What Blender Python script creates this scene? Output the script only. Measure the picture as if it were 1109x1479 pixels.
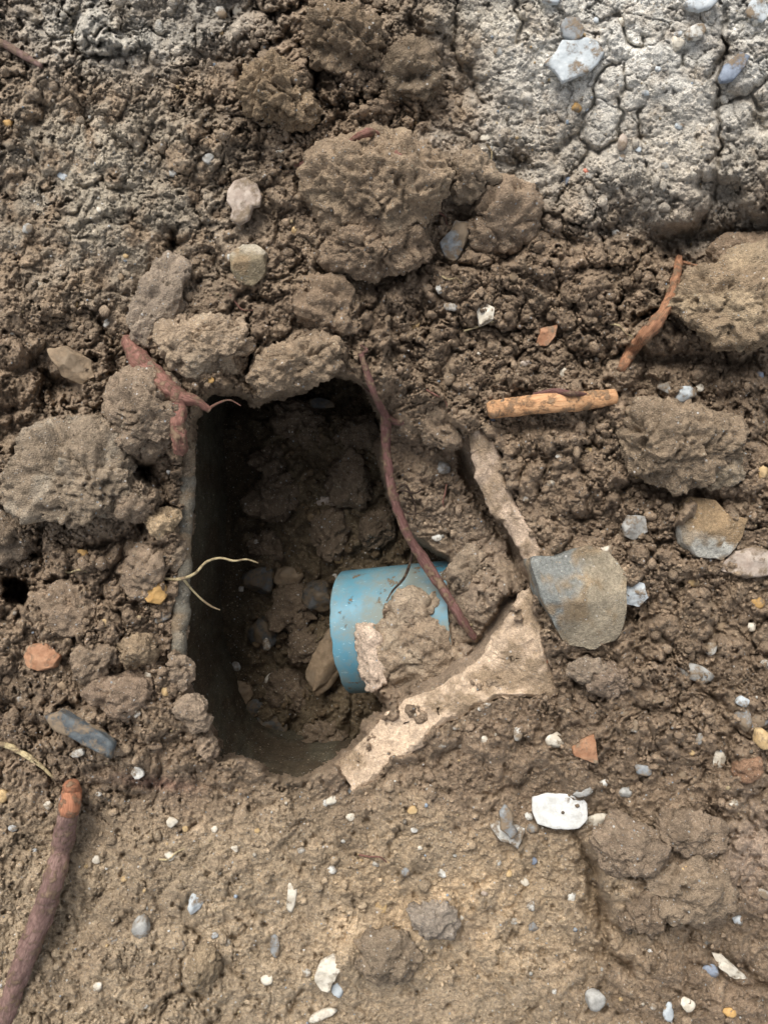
import bpy, bmesh, math, random
import numpy as np
from mathutils import Vector

# ------------------------------------------------------------------ camera, light
S = 0.0005            # metres per unit (all builders work in half-millimetre units)
D = 1150.0            # camera height above the trodden soil, in units
W, H = 1109.0, 1479.0
CX, CY = W / 2, H / 2
scn = bpy.context.scene
for o in list(bpy.data.objects):
    bpy.data.objects.remove(o)
col = scn.collection

cam_d = bpy.data.cameras.new('camera')
cam = bpy.data.objects.new('camera', cam_d)
col.objects.link(cam)
cam.location = (0, 0, D * S)
cam.rotation_euler = (0, 0, 0)
cam_d.sensor_fit = 'VERTICAL'
cam_d.sensor_height = 24
cam_d.lens = 24 * D / H
cam_d.clip_start = 0.01
cam_d.clip_end = 200
scn.camera = cam
scn.render.resolution_x = 767
scn.render.resolution_y = 1024

SUN_EL, SUN_AZ = 47.0, 112.0      # azimuth: degrees counter-clockwise from +x of where the light comes from
world = bpy.data.worlds.new('World')
scn.world = world
world.use_nodes = True
wn, wl = world.node_tree.nodes, world.node_tree.links
wn.clear()
sky = wn.new('ShaderNodeTexSky')
sky.sky_type = 'NISHITA'
sky.sun_disc = False
sky.sun_elevation = math.radians(SUN_EL)
sky.sun_rotation = math.radians(90 - SUN_AZ)
sky.dust_density = 3.0
hs = wn.new('ShaderNodeHueSaturation')          # thin overcast: the sky is greyer than a clear one
hs.inputs['Saturation'].default_value = 0.30
bg = wn.new('ShaderNodeBackground')
bg.inputs['Strength'].default_value = 0.105
wo = wn.new('ShaderNodeOutputWorld')
wl.new(sky.outputs[0], hs.inputs['Color'])
wl.new(hs.outputs[0], bg.inputs[0])
wl.new(bg.outputs[0], wo.inputs[0])

sun_d = bpy.data.lights.new('sun', 'SUN')
sun_d.energy = 1.5
sun_d.angle = math.radians(36)
sun_d.color = (1.0, 0.96, 0.90)
sun = bpy.data.objects.new('sun', sun_d)
col.objects.link(sun)
sd = Vector((math.cos(math.radians(SUN_EL)) * math.cos(math.radians(SUN_AZ)),
             math.cos(math.radians(SUN_EL)) * math.sin(math.radians(SUN_AZ)),
             math.sin(math.radians(SUN_EL))))
sun.rotation_euler = sd.to_track_quat('Z', 'Y').to_euler()

scn.view_settings.view_transform = 'Standard'
scn.view_settings.look = 'None'
scn.view_settings.gamma = 1
scn.view_settings.exposure = 1.12
scn.view_settings.use_curve_mapping = False

# ------------------------------------------------------------------ helpers
random.seed(11)
R0 = np.random.RandomState(7)
T2 = R0.rand(8, 256, 256).astype(np.float32)
T3 = R0.rand(4, 64, 64, 64).astype(np.float32)


def vn2(x, y, k=0):
    ix = np.floor(x).astype(np.int32); iy = np.floor(y).astype(np.int32)
    fx = x - ix; fy = y - iy
    fx = fx * fx * fx * (fx * (fx * 6 - 15) + 10); fy = fy * fy * fy * (fy * (fy * 6 - 15) + 10)
    t = T2[k]
    a = t[ix & 255, iy & 255]; b = t[(ix + 1) & 255, iy & 255]
    c = t[ix & 255, (iy + 1) & 255]; d = t[(ix + 1) & 255, (iy + 1) & 255]
    return (a + (b - a) * fx) * (1 - fy) + (c + (d - c) * fx) * fy


def fbm2(x, y, sc, octv=4, k=0, gain=0.5):
    """about -1..1"""
    s = 0; a = 1.0; n = 0
    x = x / sc + 37.1 * k; y = y / sc + 11.7 * k
    for i in range(octv):
        s = s + a * (vn2(x, y, (k + i) % 8) * 2 - 1); n += a
        a *= gain
        x, y = x * 1.62 + y * 1.21 + 5.3, y * 1.62 - x * 1.21 + 9.7
    return s / n * 1.5


def billow2(x, y, sc, octv=6, k=0, gain=0.6):
    """rounded knobs parted by sharp creases, at every size; 0..1"""
    s = 0; a = 1.0; n = 0
    x = x / sc + 31.7 * k; y = y / sc + 19.3 * k
    for i in range(octv):
        v = np.abs(vn2(x, y, (k + i) % 8) * 2 - 1)
        s = s + a * np.minimum(v * 1.5, 1.0); n += a
        a *= gain
        x, y = x * 1.55 + y * 1.15 + 5.3 + v * 0.15, y * 1.55 - x * 1.15 + 9.7
    return s / n


def billow3(p, sc, octv=5, k=0, gain=0.6):
    s = 0; a = 1.0; n = 0; q = p / sc + 11.3 * k
    for i in range(octv):
        s = s + a * np.minimum(np.abs(vn3(q, (k + i) % 4)) * 1.7, 1); n += a
        a *= gain; q = q[:, [1, 2, 0]] * 1.93 + 4.7
    return s / n


def worley2(x, y, sc, k=0):
    x = x / sc + 17.3 * k; y = y / sc + 7.9 * k
    ix = np.floor(x).astype(np.int32); iy = np.floor(y).astype(np.int32)
    f1 = np.full(x.shape, 9.0, np.float32); f2 = f1.copy(); cid = np.zeros(x.shape, np.float32)
    for i in (-1, 0, 1):
        for j in (-1, 0, 1):
            a = (ix + i) & 255; b = (iy + j) & 255
            d = np.sqrt((ix + i + T2[k, a, b] - x) ** 2 + (iy + j + T2[(k + 1) % 8, a, b] - y) ** 2)
            m = d < f1
            f2 = np.where(m, f1, np.minimum(f2, d))
            cid = np.where(m, T2[(k + 2) % 8, a, b], cid)
            f1 = np.where(m, d, f1)
    return f1, f2, cid


def lumps2(x, y, sc, k=0, dens=0.8, rmin=0.35, rmax=0.85):
    """domes of soil crumbs: height (0..~1, in cell units) and a random number per crumb"""
    x = x / sc + 23.3 * k; y = y / sc + 3.9 * k
    ix = np.floor(x).astype(np.int32); iy = np.floor(y).astype(np.int32)
    h = np.zeros(x.shape, np.float32); cid = np.full(x.shape, 0.5, np.float32)
    for i in (-1, 0, 1):
        for j in (-1, 0, 1):
            a = (ix + i) & 255; b = (iy + j) & 255
            dx = ix + i + T2[k, a, b] - x; dy = iy + j + T2[(k + 1) % 8, a, b] - y
            r1 = T2[(k + 2) % 8, a, b]; r2 = T2[(k + 3) % 8, a, b]; r3 = T2[(k + 4) % 8, a, b]
            ang = r2 * 3.1416; ca = np.cos(ang); sa = np.sin(ang)
            u = dx * ca + dy * sa; v = (dy * ca - dx * sa) * (1.0 + 0.8 * r3)
            r = rmin + (rmax - rmin) * r1 * r1
            # many-sided metric: broken flat-sided crumbs, not balls
            g = np.maximum(np.maximum(u, 0.34 * u + 0.94 * v), np.maximum(-0.78 * u + 0.62 * v, -0.86 * u - 0.5 * v))
            g = np.maximum(g, 0.42 * u - 0.91 * v)
            g = 0.92 * g + 0.08 * np.sqrt(u * u + v * v)
            q = 1 - g / r
            top = np.minimum(q * (1.5 + 1.6 * r2), 0.42 + 0.4 * r2 + u * (r3 - 0.5) * 1.6 + v * (r1 - 0.5) * 1.6)
            hh = np.where((q > 0) & (r3 < dens), np.maximum(top, 0) * r, 0)
            m = hh > h
            h = np.where(m, hh, h); cid = np.where(m, r1, cid)
    return h, cid


def chunks2(x, y, sc, k=0):
    """broken angular pieces: each cell is a tilted facet with its own height, dropping at its borders"""
    x = x / sc + 17.3 * k; y = y / sc + 7.9 * k
    ix = np.floor(x).astype(np.int32); iy = np.floor(y).astype(np.int32)
    f1 = np.full(x.shape, 9.0, np.float32); f2 = f1.copy()
    cid = np.zeros(x.shape, np.float32); tl = np.zeros(x.shape, np.float32)
    for i in (-1, 0, 1):
        for j in (-1, 0, 1):
            a = (ix + i) & 255; b = (iy + j) & 255
            dx = ix + i + T2[k, a, b] - x; dy = iy + j + T2[(k + 1) % 8, a, b] - y
            d = np.sqrt(dx * dx + dy * dy)
            m = d < f1
            f2 = np.where(m, f1, np.minimum(f2, d))
            cid = np.where(m, T2[(k + 2) % 8, a, b], cid)
            tl = np.where(m, dx * (T2[(k + 3) % 8, a, b] - 0.5) + dy * (T2[(k + 4) % 8, a, b] - 0.5), tl)
            f1 = np.where(m, d, f1)
    e = f2 - f1
    return (cid - 0.4) * 0.8 * smooth(0.0, 0.16, e) + tl * 1.5 + 0.5 * smooth(0.0, 0.35, e) - 0.35 * f1 * f1 + 0.1, cid


def vn3(p, k=0):
    i = np.floor(p).astype(np.int32); f = p - i
    f = f * f * (3 - 2 * f)
    t = T3[k]; r = 0
    for a in (0, 1):
        wa = f[:, 0] if a else 1 - f[:, 0]
        for b in (0, 1):
            wb = f[:, 1] if b else 1 - f[:, 1]
            for c in (0, 1):
                wc = f[:, 2] if c else 1 - f[:, 2]
                r = r + t[(i[:, 0] + a) & 63, (i[:, 1] + b) & 63, (i[:, 2] + c) & 63] * wa * wb * wc
    return r * 2 - 1


def fbm3(p, sc, octv=4, k=0):
    s = 0; a = 1.0; n = 0; q = p / sc + 13.7 * k
    for i in range(octv):
        s = s + a * vn3(q, (k + i) % 4); n += a
        a *= 0.5; q = q * 2.03 + 3.1
    return s / n * 1.5


def lumps3(p, sc, k=0):
    q = p / sc + 9.1 * k
    i = np.floor(q).astype(np.int32)
    h = np.zeros(len(p))
    for a in (-1, 0, 1):
        for b in (-1, 0, 1):
            for c in (-1, 0, 1):
                A = (i[:, 0] + a) & 63; B = (i[:, 1] + b) & 63; C_ = (i[:, 2] + c) & 63
                o = np.stack([T3[0, A, B, C_], T3[1, A, B, C_], T3[2, A, B, C_]], 1)
                e = i + (a, b, c) + o - q
                r = 0.4 + 0.5 * T3[3, A, B, C_]
                g = np.maximum(np.abs(e[:, 0] * 0.8 + e[:, 1] * 0.6), np.maximum(np.abs(e[:, 1] * 0.8 - e[:, 0] * 0.35 + e[:, 2] * 0.48), np.abs(e[:, 2] * 0.85 - e[:, 1] * 0.5)))
                g = 0.75 * g + 0.3 * np.sqrt((e ** 2).sum(1))
                h = np.maximum(h, np.minimum(np.maximum(1 - g / r, 0) * 2.2, 0.8 + 0.3 * o[:, 0]) * r * 0.9)
    return h


def smooth(a, b, x):
    t = np.clip((x - a) / (b - a), 0, 1)
    return t * t * (3 - 2 * t)


def dist_poly(x, y, pts, closed=False):
    d = np.full(x.shape, 1e9, np.float32)
    n = len(pts)
    for i in range(n if closed else n - 1):
        x0, y0 = pts[i]; x1, y1 = pts[(i + 1) % n]
        ex, ey = x1 - x0, y1 - y0
        t = np.clip(((x - x0) * ex + (y - y0) * ey) / (ex * ex + ey * ey + 1e-9), 0, 1)
        d = np.minimum(d, (x - x0 - t * ex) ** 2 + (y - y0 - t * ey) ** 2)
    return np.sqrt(d)


def inside(x, y, pts):
    r = np.zeros(x.shape, bool); n = len(pts)
    for i in range(n):
        x0, y0 = pts[i]; x1, y1 = pts[(i + 1) % n]
        if y0 == y1: continue
        c = ((y0 > y) != (y1 > y)) & (x < (x1 - x0) * (y - y0) / (y1 - y0) + x0)
        r ^= c
    return r


def bump(x, y, cx, cy, rx, ry, rot=0, hard=1.0):
    a = math.radians(rot); u = (x - cx) * math.cos(a) + (y - cy) * math.sin(a); v = (y - cy) * math.cos(a) - (x - cx) * math.sin(a)
    return np.exp(-(((u / rx) ** 2 + (v / ry) ** 2) ** hard))


def to_world(px, py, z):
    """ground-plan units -> metres (things lower down stand farther from the lens)"""
    f = (D - z) / D
    return (px - CX) * f * S, (CY - py) * f * S, z * S


def lin(c):
    c = np.asarray(c, dtype=np.float64) / 255.0
    return np.where(c < 0.04045, c / 12.92, ((c + 0.055) / 1.055) ** 2.4)


def desat(c, k=0.77, gain=1.36):
    g = (c * np.array([0.3, 0.59, 0.11])).sum(-1, keepdims=True)
    return (g + (c - g) * k) * gain * np.array([1.015, 0.99, 0.975])


def mesh_from(name, V, F, mat, parent=None, colr=None, smooth_=True, loc=None):
    """V (n,3) metres, F (m,k) one polygon size; one linked mesh object"""
    me = bpy.data.meshes.new(name)
    V = np.asarray(V, np.float32); F = np.asarray(F, np.int32)
    if loc is not None: V = V - np.asarray(loc, np.float32)
    me.vertices.add(len(V)); me.vertices.foreach_set('co', V.ravel())
    k = F.shape[1]
    me.loops.add(F.size); me.loops.foreach_set('vertex_index', F.ravel())
    me.polygons.add(len(F)); me.polygons.foreach_set('loop_start', np.arange(len(F), dtype=np.int32) * k)
    if smooth_: me.polygons.foreach_set('use_smooth', np.ones(len(F), bool))
    if colr is not None:
        a = me.attributes.new('tint', 'FLOAT_COLOR', 'POINT')
        c = np.ones((len(V), 4), np.float32); c[:, :3] = colr
        a.data.foreach_set('color', c.ravel())
    me.update(calc_edges=True); me.validate()
    me.materials.append(mat)
    o = bpy.data.objects.new(name, me)
    col.objects.link(o)
    if loc is not None: o.location = loc
    if parent is not None: o.parent = parent
    return o


used_labels = {}


def tag(o, label=None, cat=None, group=None, kind=None):
    if label: o['label'] = label; used_labels[label] = used_labels.get(label, 0) + 1
    if cat: o['category'] = cat
    if group: o['group'] = group
    if kind: o['kind'] = kind
    return o


# ------------------------------------------------------------------ materials
def soil_material(name, rough=0.88, speck=1.0, bump_d=0.0026, spec=0.16, fine=True):
    m = bpy.data.materials.new(name); m.use_nodes = True
    n, l = m.node_tree.nodes, m.node_tree.links
    b = n['Principled BSDF']; b.inputs['Roughness'].default_value = rough
    b.inputs['Specular IOR Level'].default_value = spec
    at = n.new('ShaderNodeAttribute'); at.attribute_name = 'tint'
    tc = n.new('ShaderNodeTexCoord')
    src = at.outputs['Color']
    def mixc(fac, a, bb, mode='MIX'):
        x = n.new('ShaderNodeMix'); x.data_type = 'RGBA'; x.blend_type = mode
        if isinstance(fac, float): x.inputs[0].default_value = fac
        else: l.new(fac, x.inputs[0])
        l.new(a, x.inputs[6])
        if isinstance(bb, tuple): x.inputs[7].default_value = bb
        else: l.new(bb, x.inputs[7])
        return x.outputs[2]
    # mottling
    for sc, lo, hi, det in ((70, 0.80, 1.2, 5), (420, 0.66, 1.34, 8), (1500, 0.70, 1.28, 3)):
        nz = n.new('ShaderNodeTexNoise'); nz.inputs['Scale'].default_value = sc; nz.inputs['Detail'].default_value = det
        nz.inputs['Roughness'].default_value = 0.65
        l.new(tc.outputs['Object'], nz.inputs['Vector'])
        mr = n.new('ShaderNodeMapRange'); mr.inputs[1].default_value = 0.3; mr.inputs[2].default_value = 0.7
        mr.inputs[3].default_value = lo; mr.inputs[4].default_value = hi; mr.clamp = True
        l.new(nz.outputs[0], mr.inputs[0])
        src = mixc(1.0, src, mr.outputs[0], 'MULTIPLY')
    # grains: small stones of several colours seen as specks
    if speck > 0:
        for sc, thr, amt in ((420, 0.90, 0.75), (900, 0.80, 0.55)):
            vo = n.new('ShaderNodeTexVoronoi'); vo.inputs['Scale'].default_value = sc
            l.new(tc.outputs['Object'], vo.inputs['Vector'])
            sp = n.new('ShaderNodeSeparateColor'); l.new(vo.outputs['Color'], sp.inputs[0])
            c1 = n.new('ShaderNodeMath'); c1.operation = 'GREATER_THAN'; c1.inputs[1].default_value = thr
            l.new(sp.outputs[0], c1.inputs[0])
            c2 = n.new('ShaderNodeMath'); c2.operation = 'LESS_THAN'; c2.inputs[1].default_value = 0.34
            l.new(vo.outputs['Distance'], c2.inputs[0])
            c3 = n.new('ShaderNodeMath'); c3.operation = 'MULTIPLY'; l.new(c1.outputs[0], c3.inputs[0]); l.new(c2.outputs[0], c3.inputs[1])
            c4 = n.new('ShaderNodeMath'); c4.operation = 'MULTIPLY'; c4.inputs[1].default_value = amt * speck; l.new(c3.outputs[0], c4.inputs[0])
            rp = n.new('ShaderNodeValToRGB'); rp.color_ramp.interpolation = 'CONSTANT'
            e = rp.color_ramp.elements
            e[0].position = 0; e[0].color = (0.36, 0.28, 0.19, 1)
            e[1].position = 0.35; e[1].color = (0.42, 0.36, 0.26, 1)
            for p, c in ((0.55, (0.09, 0.07, 0.05, 1)), (0.75, (0.34, 0.37, 0.38, 1)), (0.88, (0.62, 0.60, 0.56, 1))):
                q = e.new(p); q.color = c
            l.new(sp.outputs[1], rp.inputs[0])
            src = mixc(c4.outputs[0], src, rp.outputs[0])
    l.new(src, b.inputs['Base Color'])
    # relief finer than the mesh
    nb = n.new('ShaderNodeTexNoise'); nb.inputs['Scale'].default_value = 380; nb.inputs['Detail'].default_value = 7; nb.inputs['Roughness'].default_value = 0.78
    l.new(tc.outputs['Object'], nb.inputs['Vector'])
    vb = n.new('ShaderNodeTexVoronoi'); vb.inputs['Scale'].default_value = 900
    l.new(tc.outputs['Object'], vb.inputs['Vector'])
    ad = n.new('ShaderNodeMath'); ad.operation = 'MULTIPLY_ADD'; ad.inputs[1].default_value = -0.5
    l.new(vb.outputs['Distance'], ad.inputs[0]); l.new(nb.outputs[0], ad.inputs[2])
    bp = n.new('ShaderNodeBump'); bp.inputs['Distance'].default_value = bump_d; bp.inputs['Strength'].default_value = 0.9
    l.new(ad.outputs[0], bp.inputs['Height']); l.new(bp.outputs[0], b.inputs['Normal'])
    # damp patches are glossier
    nr = n.new('ShaderNodeTexNoise'); nr.inputs['Scale'].default_value = 45; nr.inputs['Detail'].default_value = 4
    l.new(tc.outputs['Object'], nr.inputs['Vector'])
    mr = n.new('ShaderNodeMapRange'); mr.inputs[1].default_value = 0.35; mr.inputs[2].default_value = 0.65
    mr.inputs[3].default_value = rough - 0.16; mr.inputs[4].default_value = min(rough + 0.05, 1)
    l.new(nr.outputs[0], mr.inputs[0]); l.new(mr.outputs[0], b.inputs['Roughness'])
    return m


M_SOIL = soil_material('damp_soil')
M_CONC = soil_material('weathered_concrete', rough=0.9, speck=0.6, bump_d=0.0012)


def rock_material(name, a, b_, dirt=0.3, rough=0.7, dirtc=(122, 106, 86), grain=0.0008):
    """two stone colours and a coat of soil"""
    m = bpy.data.materials.new(name); m.use_nodes = True
    n, l = m.node_tree.nodes, m.node_tree.links
    b = n['Principled BSDF']; b.inputs['Roughness'].default_value = rough; b.inputs['Specular IOR Level'].default_value = 0.35
    tc = n.new('ShaderNodeTexCoord'); oi = n.new('ShaderNodeObjectInfo')
    va = n.new('ShaderNodeVectorMath'); va.operation = 'ADD'
    cb = n.new('ShaderNodeCombineXYZ'); l.new(oi.outputs['Random'], cb.inputs[0]); l.new(oi.outputs['Random'], cb.inputs[1])
    l.new(tc.outputs['Object'], va.inputs[0]); l.new(cb.outputs[0], va.inputs[1])
    nz = n.new('ShaderNodeTexNoise'); nz.inputs['Scale'].default_value = 160; nz.inputs['Detail'].default_value = 7; nz.inputs['Roughness'].default_value = 0.7
    l.new(va.outputs[0], nz.inputs['Vector'])
    rp = n.new('ShaderNodeValToRGB'); e = rp.color_ramp.elements
    e[0].position = 0.38; e[0].color = (*lin(a), 1); e[1].position = 0.62; e[1].color = (*lin(b_), 1)
    l.new(nz.outputs[0], rp.inputs[0])
    nd = n.new('ShaderNodeTexNoise'); nd.inputs['Scale'].default_value = 75; nd.inputs['Detail'].default_value = 8; nd.inputs['Roughness'].default_value = 0.75
    l.new(va.outputs[0], nd.inputs['Vector'])
    mr = n.new('ShaderNodeMapRange'); t = 0.70 - 0.4 * dirt
    mr.inputs[1].default_value = t - 0.05; mr.inputs[2].default_value = t + 0.05
    l.new(nd.outputs[0], mr.inputs[0])
    mx = n.new('ShaderNodeMix'); mx.data_type = 'RGBA'
    l.new(mr.outputs[0], mx.inputs[0]); l.new(rp.outputs[0], mx.inputs[6]); mx.inputs[7].default_value = (*lin(dirtc), 1)
    l.new(mx.outputs[2], b.inputs['Base Color'])
    nb = n.new('ShaderNodeTexNoise'); nb.inputs['Scale'].default_value = 500; nb.inputs['Detail'].default_value = 5; nb.inputs['Roughness'].default_value = 0.7
    l.new(va.outputs[0], nb.inputs['Vector'])
    am = n.new('ShaderNodeMath'); am.operation = 'ADD'; l.new(nb.outputs[0], am.inputs[0]); l.new(mr.outputs[0], am.inputs[1])
    bp = n.new('ShaderNodeBump'); bp.inputs['Distance'].default_value = grain; bp.inputs['Strength'].default_value = 0.6
    l.new(am.outputs[0], bp.inputs['Height']); l.new(bp.outputs[0], b.inputs['Normal'])
    return m


ROCK = {
    'white': rock_material('white_stone', (176, 172, 162), (202, 199, 190), 0.50),
    'flake': rock_material('white_flake', (188, 186, 178), (212, 211, 206), 0.14),
    'pale': rock_material('pale_stone', (176, 166, 148), (204, 196, 180), 0.30),
    'grey': rock_material('grey_stone', (132, 130, 124), (164, 162, 156), 0.40),
    'bluegrey': rock_material('bluegrey_stone', (118, 122, 124), (144, 145, 143), 0.55),
    'bluewhite': rock_material('bluewhite_stone', (162, 168, 170), (186, 190, 190), 0.38),
    'dark': rock_material('dark_stone', (52, 52, 50), (84, 84, 82), 0.5, 0.5, (96, 82, 64)),
    'slate': rock_material('dark_slate', (62, 68, 72), (92, 97, 98), 0.48, 0.6),
    'tan': rock_material('tan_stone', (168, 140, 98), (190, 164, 122), 0.30),
    'ochre': rock_material('ochre_stone', (158, 122, 70), (182, 146, 92), 0.32),
    'orange': rock_material('orange_brick', (144, 102, 74), (166, 126, 96), 0.3),
    'pink': rock_material('pinkish_stone', (150, 134, 120), (174, 160, 146), 0.42),
    'brown': rock_material('brown_stone', (116, 98, 76), (142, 122, 98), 0.42),
    'blue': rock_material('blue_stone', (102, 110, 122), (130, 138, 150), 0.3),
    'red': rock_material('red_chip', (168, 100, 80), (190, 122, 100), 0.15),
}


def root_material(name, a, b_, c_, scale=260, stretch=0.18, rough=0.65):
    m = bpy.data.materials.new(name); m.use_nodes = True
    n, l = m.node_tree.nodes, m.node_tree.links
    b = n['Principled BSDF']; b.inputs['Roughness'].default_value = rough; b.inputs['Specular IOR Level'].default_value = 0.3
    uv = n.new('ShaderNodeAttribute'); uv.attribute_name = 'along'
    mp = n.new('ShaderNodeMapping'); mp.inputs['Scale'].default_value = (0.045, 1, 1)
    l.new(uv.outputs['Vector'], mp.inputs[0])
    n1 = n.new('ShaderNodeTexNoise'); n1.inputs['Scale'].default_value = 2.2; n1.inputs['Detail'].default_value = 7; n1.inputs['Roughness'].default_value = 0.72
    l.new(mp.outputs[0], n1.inputs['Vector'])
    rp = n.new('ShaderNodeValToRGB'); e = rp.color_ramp.elements
    e[0].position = 0.32; e[0].color = (*lin(a), 1); e[1].position = 0.52; e[1].color = (*lin(b_), 1)
    q = e.new(0.70); q.color = (*lin(c_), 1)
    l.new(n1.outputs[0], rp.inputs[0])
    tc = n.new('ShaderNodeTexCoord')
    n2 = n.new('ShaderNodeTexNoise'); n2.inputs['Scale'].default_value = 130; n2.inputs['Detail'].default_value = 6; n2.inputs['Roughness'].default_value = 0.7
    l.new(tc.outputs['Object'], n2.inputs['Vector'])
    mr = n.new('ShaderNodeMapRange'); mr.inputs[1].default_value = 0.50; mr.inputs[2].default_value = 0.60; mr.inputs[4].default_value = 0.85; l.new(n2.outputs[0], mr.inputs[0])
    mx = n.new('ShaderNodeMix'); mx.data_type = 'RGBA'; l.new(mr.outputs[0], mx.inputs[0]); l.new(rp.outputs[0], mx.inputs[6])
    mx.inputs[7].default_value = (*lin((124, 104, 82)), 1)
    l.new(mx.outputs[2], b.inputs['Base Color'])
    bp = n.new('ShaderNodeBump'); bp.inputs['Distance'].default_value = 0.0012; bp.inputs['Strength'].default_value = 0.9
    ad = n.new('ShaderNodeMath'); ad.operation = 'ADD'; l.new(n1.outputs[0], ad.inputs[0]); l.new(mr.outputs[0], ad.inputs[1])
    l.new(ad.outputs[0], bp.inputs['Height']); l.new(bp.outputs[0], b.inputs['Normal'])
    return m


M_REDROOT = root_material('red_root_bark', (96, 66, 56), (130, 90, 78), (158, 124, 108))
M_CENTROOT = root_material('dark_red_root_bark', (72, 46, 42), (110, 76, 70), (144, 116, 106))
M_ORANGE = root_material('orange_peeled_root', (112, 78, 58), (158, 112, 82), (188, 150, 116))
M_TWIG = root_material('peeled_orange_wood', (166, 120, 84), (196, 150, 108), (214, 174, 134))
M_BARKROOT = root_material('purple_brown_bark', (88, 66, 60), (122, 96, 88), (150, 126, 114))
M_STUB = root_material('fresh_orange_wood', (130, 86, 62), (160, 108, 80), (180, 134, 104))
M_WHITEROOT = root_material('pale_fine_root', (170, 150, 112), (200, 182, 140), (214, 200, 164))
M_DARKROOT = root_material('dark_fine_root', (46, 34, 28), (64, 50, 40), (86, 70, 56))

# ------------------------------------------------------------------ plan of the place
HOLE = [(275, 655), (272, 612), (286, 584), (304, 566), (330, 560), (352, 560), (366, 575), (400, 570), (428, 556),
        (452, 541), (480, 535), (508, 541), (532, 562), (550, 592), (556, 640), (560, 690), (572, 735), (596, 772), (624, 788),
        (650, 800), (660, 814), (642, 830), (630, 856), (588, 874), (556, 884), (545, 925), (552, 985), (563, 1026), (532, 1050), (508, 1078),
        (486, 1104), (446, 1126), (404, 1130), (378, 1112), (350, 1102), (314, 1100), (304, 1060), (280, 1015), (262, 970),
        (262, 930), (254, 900), (261, 850), (268, 760)]


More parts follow.
